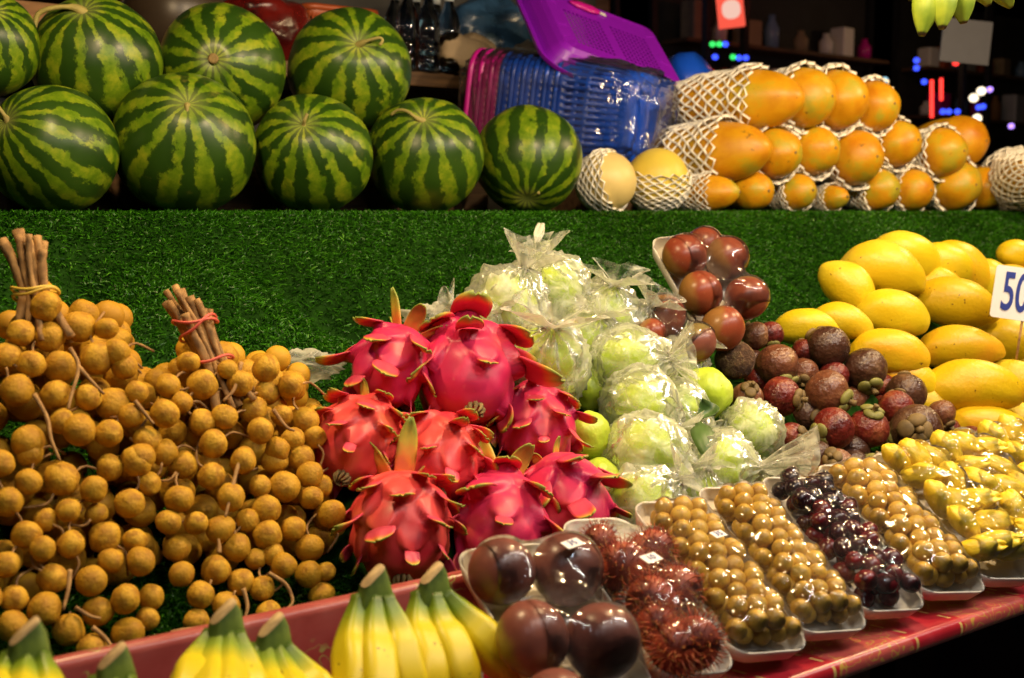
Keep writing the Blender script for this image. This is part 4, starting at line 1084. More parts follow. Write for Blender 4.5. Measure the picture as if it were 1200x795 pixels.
# ---- rambutans
V, F = ball(22, 14, lambda v: Vector((v.x, v.y, v.z*1.12))); ram_me = mesh('rambutan_body', V, F, M['rambutan'])
def hair_mesh(seed):
    rnd = random.Random(seed); V = []; F = []; Tp = []
    for k in range(190):
        z = 1-2*(k+.5)/190; a = k*2.39996; r = math.sqrt(1-z*z); d = Vector((r*math.cos(a), r*math.sin(a), z*1.1)); s = d.orthogonal().normalized(); s = (s*math.cos(k)+d.cross(s)*math.sin(k)).normalized()
        L = rnd.uniform(.36, .66); w = .028; t_ = d.cross(s).normalized()
        pts = [d*.97, d*(1+L*.5)+s*L*.12, d*(1+L*.8)+s*L*.5]
        for q, (p, ww) in enumerate(zip(pts, (w, w*.7, .004))):
            for e in range(3):
                aa = e*2.094; V.append(p+(s*math.cos(aa)+t_*math.sin(aa))*ww); Tp.append(q/2)
        b = len(V)-9
        for q in range(2):
            for e in range(3): F.append((b+q*3+e, b+q*3+(e+1) % 3, b+q*3+3+(e+1) % 3, b+q*3+3+e))
    me = mesh('hair', V, F, M['hair']); at_ = me.attributes.new('tip', 'FLOAT', 'POINT'); at_.data.foreach_set('value', Tp); return me
hairs = [hair_mesh(i) for i in range(2)]
t = T['ramb']
for i, (px, py, r, lab) in enumerate(((728, 664, 25, 'dark rambutan at the top left of its tray under film glare'), (763, 705, 27, 'bright red haired rambutan in the middle of the tray'), (764, 646, 22, 'rambutan under the price sticker reading 10'), (796, 690, 23, 'rambutan on the right side of the tray against the small brown fruits'),
                       (815, 757, 27, 'rambutan with yellow green hair tips at the lower right of the tray'), (772, 765, 25, 'dark rambutan at the lower left of the tray behind the purple fruits'), (702, 636, 18, 'greenish rambutan at the top corner of its tray'), (800, 800, 25, 'rambutan cut off by the bottom edge'), (742, 735, 22, 'shadowed rambutan beside the mauve purple fruit'))):
    p = tray_px(t, px, py, .034); p.z = .034; R = r*dep(t.M @ p)/FPX*1.12
    p.x = max(-t.w/2+R*.9, min(t.w/2-R*.9, p.x)); p.y = max(-t.l/2+R, min(t.l/2-R, p.y))
    t.h.append((p, R*1.12))
    root = thing('rambutan', lab, 'rambutan', group='rambutans in the wrapped tray', mw=basis((random.uniform(-1, 1), random.uniform(-1, 1), .5), None, t.M @ p, (R,)*3))
    link('rind', ram_me, root); link('hair', hairs[i % 2], root)
build_tray(t, 'foam tray of hairy red rambutans under film', noise_a=.004, seed=41)
sticker(t, 763, 654, .082, '10', 'white price sticker reading 10 on the rambutans', .020, .013)

# ---- bananas
def banana_mesh(ctrl, r, m, n=22, foot=None):
    P = curve(ctrl, n); V = []; F = []; Al = []; x = None; ns = 20
    for i, p in enumerate(P):
        u = i/n; tdir = (P[min(i+1, n)]-P[max(i-1, 0)]).normalized()
        if x is None: x = tdir.orthogonal().normalized()
        x = (x-tdir*x.dot(tdir)).normalized(); y = tdir.cross(x)
        rr = r*(.42+.58*min(1, max(0, (u-.05)/.42))**1.1) if u < .48 else r*(1 if u < .72 else max(.26, 1-((u-.72)/.28)**1.7*.78))
        for k in range(ns):
            a = 2*PI*k/ns; q = rr*(1+.085*math.cos(5*a)+.02*math.cos(a+u*9)); V.append(p+(x*math.cos(a)+y*math.sin(a))*q); Al.append(u)
    for i in range(n):
        for k in range(ns): F.append((i*ns+k, i*ns+(k+1) % ns, (i+1)*ns+(k+1) % ns, (i+1)*ns+k))
    F.append(tuple(range(ns-1, -1, -1))); F.append(tuple(n*ns+k for k in range(ns)))
    me = mesh('banana', V, F, m); a_ = me.attributes.new('along', 'FLOAT', 'POINT'); a_.data.foreach_set('value', Al)
    return me
def banana_hand(crown, ends, lab, Y=.885, r=.0165, crown_w=.027):
    c = at(*crown, Y); root = thing('banana_hand', lab, 'bananas', c, 'banana hands on the front ledge')
    for k, (px, py, dy) in enumerate(ends):
        e = at(px, py, Y+dy)-c
        if c.z+e.z < LEDGE+.020: e = e*((LEDGE+.020-c.z)/e.z)
        q = (k/(len(ends)-1)-.5)*2
        s0 = RT*q*.011+Vector((0, -.004*(1-abs(q)), -.004))
        m1 = RT*q*.010+e*.28+Vector((0, 0, -.004)); m2 = e*.64+Vector((0, -.004, .006))
        link('banana', banana_mesh([s0, m1, m2, e], r, M['banana']), root)
    w = crown_w; mb = MB()
    rings = []
    for z, k in ((-.026, .95), (-.010, 1.0), (.004, .82), (.014, .62)):
        rings.append([(x*k, y*k*.9, z+.012*(x/w)) for x, y in rrect(w*1.25, w*.95, .009, 4)])
    V, F = loft(rings, True, False); V = [v+Vector((1, 1, .6))*.0022*fbm(v*120+c*9, 2) for v in V]; link('crown', mesh('crown', V, F, M['crown']), root)
    V, F = loft([rings[-1], [(x*.9, y*.9, z+.0015) for x, y, z in rings[-1]]], False, True); link('cut_end', mesh('cut', V, F, M['crown_cut']), root)
    return root
banana_hand((262, 737), [(190, 880, -.07), (225, 905, -.11), (262, 905, -.12), (305, 895, -.08)], 'banana hand with a brown cut crown in front of the longans')
banana_hand((318, 752), [(285, 915, -.09), (330, 920, -.12), (372, 905, -.11), (418, 880, -.07)], 'banana hand with a broad green crown in front of the longans')
banana_hand((437, 694), [(400, 890, -.07), (442, 915, -.10), (502, 885, -.08)], 'banana hand of three yellow fingers left of the purple fruit tray', r=.0188)
banana_hand((506, 690), [(494, 895, -.08), (566, 900, -.10), (650, 850, -.075)], 'banana hand touching the purple fruit tray, fingers fanning right', r=.0188)
banana_hand((30, 762), [(-30, 900, -.07), (10, 920, -.11), (60, 910, -.08)], 'banana hand at the bottom left corner, only the green crown showing')
banana_hand((132, 790), [(90, 920, -.07), (135, 930, -.11), (175, 920, -.08)], 'banana hand at the bottom edge with just the crown tip showing')
for px, lab in ((452, 'tiny price sticker on the three finger banana hand'), (556, 'tiny price sticker on the fanned banana hand')):
    p = at(px, 792, .835); root = thing('price_sticker', lab, 'price sticker', p-FW*.012, 'banana price stickers'); root.matrix_basis = basis(-FW, RT, p-FW*.010)
    mb = MB(); mb.box((0, 0, 0), (.016, .011, .0006)); link('card', mb.mesh('card', M['card'], False), root)
    text('35', root, .0105, M['ink'], (0, 0, .0008))
# green bananas hanging at the top right
hc = at(1105, -95, 1.06)
root = thing('green_banana_bunch', 'green bananas hanging at the top right, tips downward', 'bananas', hc)
for px, py, dy in ((1052, -2, .02), (1080, 42, -.01), (1104, 34, -.03), (1129, 28, -.02), (1158, 6, .0), (1184, 8, .03), (1068, 2, .05), (1140, 2, .06)):
    e = at(px, py, 1.06+dy)-hc; side = Vector((e.x, e.y, 0))
    link('banana', banana_mesh([side*.15, e*.30+side*.35, e*.7+side*.12, e], .0185, M['banana_green']), root)
V, F = lathe([(0, -.03), (.03, -.02), (.035, 0), (.02, .02), (.012, .06), (.010, .12), (0, .121)], 14); link('stalk', mesh('stalk', V, F, M['crown']), root)
V, F = tube([(0, 0, .11), (0, 0, .85)], .003, 6); link('hanging_string', mesh('string', V, F, M['black']), root)

# ---- price card on the mangoes
p = heap(1192, 346, 1.0)
p = at(1203, 346, p.y-.05); k = dep(p)/FPX
root = thing('price_card', 'white price card with blue figures 50 standing in the mangoes', 'price card', mw=basis(idir(-.12, -.05, 1), idir(1, .16, 0), p))
V, F = loft([[(x, y, z) for x, y in rrect(76*k, 62*k, .006, 4)] for z in (-.001, .001)]); link('card', mesh('card', V, F, M['card'], False), root)
text('50', root, 64*k, M['ink'], (-13*k, -1*k, .0022), .50, .0012)
text('-', root, .05, M['ink'], (12*k, 18*k, .0022), .7, .001)
V, F = tube([(0, -20*k, -.003), (0, -85*k, -.006)], .0025, 6); link('stick', mesh('stick', V, F, M['twig']), root)

# ================================================================== TURF BED AND TABLE
X0, X1 = -.5, 4.2
prof = [(.972, .822), (1.10, .832), (1.3, .922), (1.55, 1.035), (1.75, 1.125), (1.86, 1.185), (1.915, 1.228), (1.945, 1.243), (2.0, 1.246), (2.3, 1.247), (2.75, 1.247)]
py_, pz_ = np.array([a for a, b in prof]), np.array([b for a, b in prof])
def base_z(x, y):
    z = float(np.interp(y, py_, pz_)); k = max(0, min(1, (1.88-y)/.15))*max(0, min(1, (y-1.08)/.2))
    q = Vector((x*2.4-y*1.2, y*2.0+x*.8, 1.7)); rg = 1-abs(noise.noise(q)); q2 = Vector((x*5+y*2, y*4, 7.7)); r2 = 1-abs(noise.noise(q2))
    z -= k*(.11*rg**7+.035*r2**9)
    return z+k*(.075*noise.noise(Vector((x*2.2+y*2.0, y*2.6-x*1.6, .3)))+.012*noise.noise(Vector((x*8, y*7, 3))))
FA = np.array([[c.x, c.y, c.z, r] for c, r in FILL])
def bed(x, y):
    b = base_z(x, y)
    d = np.hypot(FA[:, 0]-x, FA[:, 1]-y); m = float(np.max(FA[:, 2]-FA[:, 3]*1.0-1.5*np.maximum(0, d-FA[:, 3]*.35)))
    return max(b, m), m-b
nx = 200; ys = sorted(set(list(np.linspace(.972, 1.9, 50))+list(np.linspace(1.9, 2.0, 10))+list(np.linspace(2.0, 2.75, 8))))
xs = np.linspace(X0, X1, nx); V = []; F = []; Z = np.zeros((nx, len(ys))); OVER = np.zeros_like(Z)
for i, x in enumerate(xs):
    for j, y in enumerate(ys):
        Z[i, j], OVER[i, j] = bed(x, y); V.append((x, y, Z[i, j]))
ny = len(ys)
for i in range(nx-1):
    for j in range(ny-1): F.append((i*ny+j, (i+1)*ny+j, (i+1)*ny+j+1, i*ny+j+1))
turf = thing('turf_mat', 'green artificial turf mat draped over the shelf and the sloping display', 'turf mat')
link('backing', mesh('turf_backing', V, F, M['turf']), turf)
# blades
rs = np.random.RandomState(3); ysa = np.array(ys)
def Zi(x, y):
    fi = (x-X0)/(X1-X0)*(nx-1); i = np.clip(fi.astype(int), 0, nx-2); a = fi-i
    j = np.clip(np.searchsorted(ysa, y)-1, 0, ny-2); b = (y-ysa[j])/(ysa[j+1]-ysa[j])
    f = lambda Q: (Q[i, j]*(1-a)+Q[i+1, j]*a)*(1-b)+(Q[i, j+1]*(1-a)+Q[i+1, j+1]*a)*b
    return f(Z), f(OVER)
# sample uniformly along the arc length of the profile, up to just past the shelf edge
N = 330000
arcY = np.linspace(.985, 2.02, 400); arcZ = np.interp(arcY, py_, pz_); al = np.concatenate([[0], np.cumsum(np.hypot(np.diff(arcY), np.diff(arcZ)))])
yy = np.interp(rs.rand(N)*al[-1], al, arcY)
# stay within (a margin round) what the stall front shows
lo, hi = .10*yy-.05, 1.78*yy+.15
xx = lo+(hi-lo)*rs.rand(N)
zz, ov = Zi(xx, yy); keep = ov < .004; xx, yy, zz = xx[keep], yy[keep], zz[keep]; N = len(xx)
cell = (np.floor(xx*9)*1000+np.floor(yy*9)); o_ = np.argsort(cell, kind='stable'); xx, yy, zz = xx[o_], yy[o_], zz[o_]
e = .004; zx, _ = Zi(xx+e, yy); zy, _ = Zi(xx, yy+e)
nrm = np.stack([-(zx-zz)/e, -(zy-zz)/e, np.ones(N)], 1); nrm /= np.linalg.norm(nrm, axis=1)[:, None]
lean = rs.normal(0, .75, (N, 3)); lean[:, 2] *= .6; lean[:, 1] -= .15; lean[:, 0] += .5*np.sin(xx*11+2*np.sin(yy*9)); lean[:, 1] += .35*np.sin(yy*14+xx*5)
dirv = nrm+lean; dirv /= np.linalg.norm(dirv, axis=1)[:, None]
side = np.cross(dirv, rs.normal(0, 1, (N, 3))); side /= np.linalg.norm(side, axis=1)[:, None]
L = rs.uniform(.008, .013, N)[:, None]; W = rs.uniform(.0007, .0013, N)[:, None]
P0 = np.stack([xx, yy, zz], 1)-nrm*.001; mid = P0+dirv*L*.55; tip = P0+(dirv*.9+nrm*-.25+lean*.25)*L
Vb = np.stack([P0-side*W, P0+side*W, mid+side*W*.9, mid-side*W*.9, tip+side*W*.4, tip-side*W*.4], 1).reshape(-1, 3)
me = bpy.data.meshes.new('blades'); me.vertices.add(N*6); me.vertices.foreach_set('co', Vb.astype(np.float32).ravel())
b = (np.arange(N)*6)[:, None]; fq = np.concatenate([b+np.array([[0, 1, 2, 3]]), b+np.array([[3, 2, 4, 5]])], 1).reshape(-1, 4)
me.loops.add(fq.size); me.loops.foreach_set('vertex_index', fq.ravel().astype(np.int32))
me.polygons.add(len(fq)); me.polygons.foreach_set('loop_start', (np.arange(len(fq))*4).astype(np.int32))
me.update(calc_edges=True); me.validate()
a_ = me.attributes.new('hue', 'FLOAT', 'POINT'); wear = np.array([.16*noise.noise(Vector((x*5, y*7, 1)))+.10*noise.noise(Vector((x*19, y*23, 4))) for x, y in zip(xx[::8], yy[::8])]); wear = np.repeat(wear, 8)[:N]
wear = wear if len(wear) == N else np.resize(wear, N)
a_.data.foreach_set('value', np.repeat(np.clip(rs.beta(2, 2.2, N)+wear, 0, 1), 6).astype(np.float32))
me.materials.append(M['blade'])
tag(link('blades', me, turf), kind='stuff')

# shelf under the turf, table under the bed
t_ = thing('display_table', 'long stall table with a red vinyl covered front ledge and raised rim', 'table', (0, 0, 0))
mb = MB(); mb.box(((X0+X1)/2, (.735+.948)/2, LEDGE-.011), (X1-X0, .948-.735, .022)); o = bevel(link('ledge', mb.mesh('ledge', M['vinyl']), t_), .009, 3)
mb = MB(); mb.box(((X0+X1)/2, (.9595), LEDGE+.034), (X1-X0, .020, .122)); bevel(link('rim_board', mb.mesh('rim', M['rim']), t_), .008, 3)
mb = MB(); mb.box(((X0+X1)/2, 1.44, .80), (X1-X0, .92, .02)); link('table_top', mb.mesh('ttop', M['wood'], False), t_)
mb = MB(); mb.box(((X0+X1)/2, .92, .745), (X1-X0, .03, .06)); link('apron', mb.mesh('apron', M['wood'], False), t_)
for x in (-.2, 1.2, 2.6, 4.0):
    for y in (.93, 1.88):
        mb = MB(); mb.box((x, y, .385), (.06, .05, .77)); link('leg', mb.mesh('leg', M['wood'], False), t_)
s_ = thing('stall_shelf', 'raised wooden shelf under the turf behind the display', 'shelf')
mb = MB(); mb.box(((X0+X1)/2, 2.36, 1.222), (X1-X0, .80, .036)); link('shelf_board', mb.mesh('sb', M['wood'], False), s_)
for x in (-.3, 1.2, 2.7, 4.1):
    mb = MB(); mb.box((x, 2.70, .60), (.06, .06, 1.2)); link('leg', mb.mesh('leg', M['wood'], False), s_)
    mb = MB(); mb.box((x, 2.02, .60), (.06, .06, 1.2)); link('leg', mb.mesh('leg', M['wood'], False), s_)
r_ = thing('riser_step', 'low dark wooden step holding up the rear melons', 'shelf')
mb = MB(); mb.box((.9, 2.41, 1.325), (1.4, .30, .152)); bevel(link('step', mb.mesh('step', M['wood'], False), r_))

# ================================================================== BASKETS
def tub(w, h, depth, taper, wall, rim, slots='slot'):
    """open box along +z from rim (z=0) to base (z=depth)"""
    n = 10; K = 9; rings = []; r0 = min(w, h)*.22
    V = []; F = []
    per = rrect(w, h, r0, n)
    # densify straight edges
    def dens(P, m):
        out = []
        for a, b in zip(P, P[1:]+P[:1]):
            d = math.hypot(b[0]-a[0], b[1]-a[1]); k = max(1, int(d/m))
            for q in range(k): out.append((a[0]+(b[0]-a[0])*q/k, a[1]+(b[1]-a[1])*q/k))
        return out
    per = dens(per, .0085); N = len(per)
    zs = [0, .018, .03, .06, depth-.06, depth-.03, depth-.012, depth]
    zs = [0, .016, .03, depth*.36, depth*.42, depth*.78, depth*.86, depth-.012, depth]
    for z in zs:
        s = 1-taper*z/depth
        if z == depth: s -= .05
        for x, y in per: V.append(Vector((x*s, y*s, z)))
    for j in range(len(zs)-1):
        for k in range(N):
            if slots and j in (2, 4) and k % 2 == 0: continue
            F.append((j*N+k, j*N+(k+1) % N, (j+1)*N+(k+1) % N, (j+1)*N+k))
    F.append(tuple((len(zs)-1)*N+k for k in range(N)))
    # outward lip
    b = len(V)
    for (s, z) in ((1.03, -.002), (1.05, .004), (1.045, .014)):
        for x, y in per: V.append(Vector((x*s+.0, y*s, z)))
    for k in range(N):
        F.append((k, (k+1) % N, b+(k+1) % N, b+k))
        for q in range(2): F.append((b+q*N+k, b+q*N+(k+1) % N, b+(q+1)*N+(k+1) % N, b+(q+1)*N+k))
    return V, F
V, F = tub(.27, .30, .22, .16, 0, 0)
tub_me = {c: mesh('basket', V, F, M[c]) for c in ('pink_pl', 'blue_pl')}
bx0 = at(578, 124, 2.66)
axb = (RT*.80-FW*.40-UP*.16).normalized()
n_b = 9
labs = ['bright pink basket at the left end of the nested stack', 'second pink basket in the nested stack', 'third pink basket, touching the first blue one', 'blue basket touching the pink ones', 'second blue basket of the nested stack', 'third blue basket of the nested stack', 'fourth blue basket of the nested stack', 'fifth blue basket of the nested stack', 'outermost blue basket at the right end showing its slotted side']
for i in range(n_b):
    c = bx0+axb*.031*i
    o = link('plastic_basket', tub_me['pink_pl' if i < 3 else 'blue_pl'], None, basis(axb, (0, 0, 1), c))
    so = o.modifiers.new('s', 'SOLIDIFY'); so.thickness = .0022
    tag(o, labs[i], 'basket', 'nested plastic baskets on the shelf')
# cellophane round the stack
def cel(v):
    p = Vector((v.x, v.y, v.z)); e = .45
    q = Vector((math.copysign(abs(p.x)**e, p.x), math.copysign(abs(p.y)**e, p.y), math.copysign(abs(p.z)**e, p.z)))
    q = Vector((q.x*.150, q.y*.166, q.z*.265)); t2 = (q.z+.265)/.53; q.y *= 1-.10*t2; q.x *= 1-.10*t2
    return q*(1+.07*abs(fbm(p*3, 3))+.03*abs(fbm(p*8, 2)))
V, F = ball(120, 80, cel)
o = link('cellophane_wrap', mesh('cello', V, F, M['cello']), None, basis(axb, (0, 0, 1), bx0+axb*.225))
tag(o, 'shiny clear cellophane wrapped round the nested basket stack', 'plastic wrap')
# magenta basket on top
def mag_basket(w, h, depth):
    V = []; F = []; bm = bmesh.new()
    cw, ch = .0135, .0150
    def cellq(cx, cy, hole):
        o8 = [(-.5, -.5), (0, -.5), (.5, -.5), (.5, 0), (.5, .5), (0, .5), (-.5, .5), (-.5, 0)]
        ov = [bm.verts.new((cx+a*cw, cy+b*ch, 0)) for a, b in o8]
        if not hole: bm.faces.new(ov); return
        iv = [bm.verts.new((cx+a/max(abs(a), abs(b))*.5*cw*.72*(1 if a*b == 0 else .74), cy+b/max(abs(a), abs(b))*.5*ch*.76*(1 if a*b == 0 else .74), 0)) for a, b in o8]
        for k in range(8): bm.faces.new((ov[k], ov[(k+1) % 8], iv[(k+1) % 8], iv[k]))
    nxh, nyh = int((w-.05)/cw), int((h-.05)/ch)
    nxh -= nxh % 2
    for i in range(nxh):
        for j in range(nyh):
            u = i-(nxh-1)/2; hole = abs(u) > .9 and 1 <= j < nyh-3 and 1 <= i < nxh-1
            cellq(u*cw, (j-(nyh-1)/2)*ch, hole)
    bmesh.ops.remove_doubles(bm, verts=bm.verts, dist=.0005)
    rx, ry = nxh*cw/2, nyh*ch/2
    bm.verts.ensure_lookup_table()
    bd = [v for v in bm.verts if abs(abs(v.co.x)-rx) < 1e-4 or abs(abs(v.co.y)-ry) < 1e-4]
    bd.sort(key=lambda v: math.atan2(v.co.y, v.co.x))
    # rounded-rect ring by ray casting from the centre
    def rr_pt(ang, w, h, r):
        dx, dy = math.cos(ang), math.sin(ang); lo, hi = 0, 2
        for _ in range(40):
            m = (lo+hi)/2; x, y = abs(dx*m), abs(dy*m); ax, ay = w/2-r, h/2-r
            ins = (math.hypot(max(0, x-ax), max(0, y-ay)) <= r) and x <= w/2 and y <= h/2
            if ins: lo = m
            else: hi = m
        return dx*lo, dy*lo
    prev = bd
    for (s, z) in ((0, 0), (.010, -.010), (.022, -depth*.6), (.030, -depth), (.050, -depth-.001), (.054, -depth+.010)):
        ring = []
        for v in bd:
            x, y = rr_pt(math.atan2(v.co.y, v.co.x), w+2*s, h+2*s, .03+s); ring.append(bm.verts.new((x, y, z)))
        for k in range(len(bd)):
            try: bm.faces.new((prev[k], prev[(k+1) % len(bd)], ring[(k+1) % len(bd)], ring[k]))
            except Exception: pass
        prev = ring
    bm.normal_update(); me = bpy.data.meshes.new('mag'); bm.to_mesh(me); bm.free(); me.materials.append(M['mag_pl'])
    return me
mc = at(716, 44, 2.42); kk = dep(mc)/FPX
u_ = RT*.97-UP*.20+FW*.55; v_ = UP*.88-RT*.40+FW*.72
n_ = u_.cross(v_).normalized()
root = thing('plastic_basket', 'large magenta basket with rows of oval holes, tilted on top of the stack', 'basket', mw=basis(n_, u_, mc))
o = link('basket_tub', mag_basket(163*kk, 124*kk, .05), root); so = o.modifiers.new('s', 'SOLIDIFY'); so.thickness = .002
mb = MB(); mb.box((.01, 52*kk, .003), (.022, .014, .001)); link('label', mb.mesh('label', M['card'], False), root)
mb = MB(); mb.add(*ball(14, 8, lambda v: Vector((v.x*.05-.05, v.y*.018+50*kk, v.z*.008+.006))*(1+.3*fbm(v*2, 2)*.2)))
link('pink_ribbon', mb.mesh('ribbon', M['pink_pl']), root)
V, F = lathe([(0, -.05), (.06, -.045), (.085, -.01), (.09, .03), (.086, .03), (.08, -.006), (.055, -.04), (0, -.044)], 30)
o = link('plastic_basin', mesh('basin', V, F, M['blue_pl']), None, basis(idir(-.7, .5, -.5), RT, at(812, 92, 2.55))); tag(o, 'round shiny blue plastic basin behind the magenta basket', 'basin')

# ================================================================== BACK SHELF AND GOODS
bsz = 1.628
bs = thing('back_shelf', 'dark wooden shelf behind the melons holding bags and bottles', 'shelf')
mb = MB(); mb.box((1.15, 2.96, bsz-.02), (2.0, .32, .04)); bevel(link('shelf_board', mb.mesh('bsb', M['wood'], False), bs))
for x in (.2, 1.15, 2.1):
    mb = MB(); mb.box((x, 3.10, .80), (.06, .06, 1.58)); link('post', mb.mesh('post', M['wood'], False), bs)
def on_back(px, Y=2.9): p = at(px, 40, Y); p.z = bsz; return p
# wooden crate top left
c = on_back(52, 2.88)
cr = thing('wooden_crate', 'slatted wooden crate on the back shelf at the top left', 'crate', c)
for z in (.04, .14):
    for y in (-.10, .10):
        mb = MB(); mb.box((0, y, z), (.30, .012, .075)); link('slat', mb.mesh('slat', M['crate'], False), cr)
    for x in (-.144, .144):
        mb = MB(); mb.box((x, 0, z), (.012, .186, .075)); link('slat', mb.mesh('slat', M['crate'], False), cr)
for x in (-.13, .13):
    for y in (-.088, .088):
        mb = MB(); mb.box((x, y, .09), (.016, .012, .18)); link('corner_post', mb.mesh('cp', M['crate'], False), cr)
# dark pot
V, F = lathe([(0, 0), (.08, 0), (.115, .05), (.125, .11), (.11, .16), (.09, .18), (.095, .19), (.085, .19), (.075, .17), (.0, .165)], 32)
tag(link('clay_pot', mesh('pot', V, F, M['jar']), None, loc=on_back(206)), 'dark glazed pot on the back shelf between two melons', 'pot')
# bags
def sack(px, Y, w, d, h, m, lab, seed, z=bsz):
    def fn(v):
        top = max(0, v.z-.55)/.45; k = 1-.65*top
        w_ = Vector((v.x*w*k, v.y*d*k, (v.z+.9)*h*.5 if v.z > -.9 else 0))
        q = 1+.16*fbm(v*1.8+Vector((seed, 0, 0)), 3)+.08*abs(fbm(v*5+Vector((seed, 0, 0)), 2)); return Vector((w_.x*q, w_.y*q, w_.z*(1+.1*fbm(v*3, 2))))
    p = at(px, 40, Y); p.z = z
    V, F = ball(40, 28, fn); tag(link('plastic_bag', mesh('sack', V, F, M[m]), None, loc=p), lab, 'plastic bag')
sack(305, 2.9, .13, .10, .20, 'redbag', 'red plastic bag bulging behind the upper melons', 3)
sack(356, 3.0, .06, .06, .17, 'graybag', 'pale cloudy bag beside the red one', 4)
sack(575, 2.92, .17, .12, .27, 'bluebag', 'blue plastic bag at the top behind the pale packs', 6)
sack(605, 2.86, .10, .08, .14, 'graybag', 'grey plastic bag leaning on the pale packs', 8)
# orange crate
c = on_back(388, 2.95); oc = thing('plastic_crate', 'orange plastic crate behind the right upper melon', 'crate', c)
V, F = tub(.22, .16, .16, .1, 0, 0); o = link('crate_body', mesh('ocrate', [Vector((v.x, v.y, .16-v.z)) for v in V], [f[::-1] for f in F], M['orange_pl']), oc); so = o.modifiers.new('s', 'SOLIDIFY'); so.thickness = .003
# bottles
bprof = [(0, 0), (.028, 0), (.031, .006), (.031, .04), (.029, .045), (.031, .05), (.031, .075), (.029, .08), (.031, .085), (.031, .13), (.026, .155), (.014, .18), (.012, .195), (0, .196)]
V, F = lathe(bprof, 18); bot_me = mesh('bottle', V, F, M['bottle'])
V, F = lathe([(0, 0), (.014, 0), (.014, .014), (.012, .016), (0, .016)], 14); cap_me = mesh('cap', V, F, M['cap'])
for i in range(6):
    p = on_back(478, 2.80)+Vector((.066*(i % 3), .066*(i//3), .001))
    r = thing('water_bottle', 'clear ribbed water bottle in the pack beside the right upper melon', 'bottle', p, 'pack of clear water bottles on the back shelf')
    link('bottle_body', bot_me, r); link('bottle_cap', cap_me, r, Matrix.Translation((0, 0, .192)))
# pale packs
for i, (px, an, lab) in enumerate(((545, .5, 'pale tan pack lying at the front of the back shelf'), (567, .75, 'pale tan pack leaning behind another on the back shelf'), (586, .95, 'greyish pack leaning at the back of the pale packs'), (635, .2, 'flat pale pack next to the magenta basket'))):
    p = on_back(px, 2.80+.03*i)+Vector((0, 0, .055))
    V, F = ball(28, 16, lambda v: Vector((math.copysign(abs(v.x)**.5, v.x)*.085, math.copysign(abs(v.y)**.6, v.y)*.035, math.copysign(abs(v.z)**.5, v.z)*.045))*(1+.07*fbm(v*3+Vector((i, 0, 0)), 2)))
    tag(link('paper_pack', mesh('pack', V, F, M['brown_item']), None, Matrix.Translation(p) @ Matrix.Rotation(an-.3, 4, 'Y')), lab, 'pack', 'pale packs on the back shelf')
# dark leafy sack behind
sack(640, 3.02, .16, .08, .32, 'graybag', 'dim bulky bag at the back of the shelf', 12)
# tarp wall behind the shelf
V = []; F = []
for i in range(40):
    for j in range(10):
        V.append(Vector((-.6+i*.085, 3.22+.03*math.sin(i*1.1)+.02*math.sin(j), .2+j*.26)))
for i in range(39):
    for j in range(9): F.append((i*10+j, i*10+j+1, (i+1)*10+j+1, (i+1)*10+j))
o = link('tarpaulin', mesh('tarp', V, F, M['tarp'])); so = o.modifiers.new('s', 'SOLIDIFY'); so.thickness = .004
tag(o, 'dark tarpaulin hanging behind the back shelf', 'tarpaulin')
# plank behind the papayas at the right
mb = MB(); mb.box((3.65, 2.55, 1.39), (.9, .16, .05)); o = bevel(link('wooden_plank', mb.mesh('plank', M['crate'], False))); tag(o, 'brown plank behind the fully netted papaya at the right edge', 'plank')
mb = MB(); mb.box((3.65, 2.55, 1.306), (.3, .12, .118)); o = bevel(link('wooden_block', mb.mesh('block', M['wood'], False))); tag(o, 'wooden block under the plank behind the papayas', 'block')

# ================================================================== FAR MARKET
g = mesh('ground', [(-60, -30, 0), (90, -30, 0), (90, 90, 0), (-60, 90, 0)], [(0, 1, 2, 3)], M['asphalt'])
tag(link('ground', g), kind='structure')
# grey sign panel
p = at(1132, 49, 3.2); k = dep(p)/FPX
root = thing('sign_panel', 'blank pale grey panel hanging beyond the green bananas', 'sign', mw=basis(idir(.1, .1, 1), idir(1, .08, 0), p))
V, F = loft([[(x, y, z) for x, y in rrect(60*k, 50*k, .004, 3)] for z in (-.004, .004)]); link('panel', mesh('panel', V, F, M['panel'], False), root)
V, F = tube([(-20*k, 24*k, 0), (-20*k, 330*k, 0)], .003, 6); link('cord', mesh('cord', V, F, M['black']), root)
V, F = tube([(20*k, 24*k, 0), (20*k, 330*k, 0)], .003, 6); link('cord', mesh('cord', V, F, M['black']), root)
# lit red sign
p = at(856, 12, 6); k = dep(p)/FPX
root = thing('lit_sign', 'small glowing red and white sign high in the dark market', 'sign', mw=basis(idir(0, .1, 1), idir(1, -.12, 0), p))
mb = MB(); mb.box((0, 0, 0), (30*k, 40*k, .05)); link('sign_box', mb.mesh('sb', emit('sign_red', (.9, .10, .06), 1.2), False), root)
V, F = loft([[(x*.9, y*.9, z) for x, y in rrect(24*k, 24*k, 10*k, 6)] for z in (.026, .030)]); link('sign_face', mesh('sf', V, F, emit('sign_white', (1, .62, .5), 1.0), False), root)
V, F = tube([(0, 20*k, 0), (0, 300*k, 0)], .01, 6); link('hanger', mesh('h', V, F, M['black']), root)
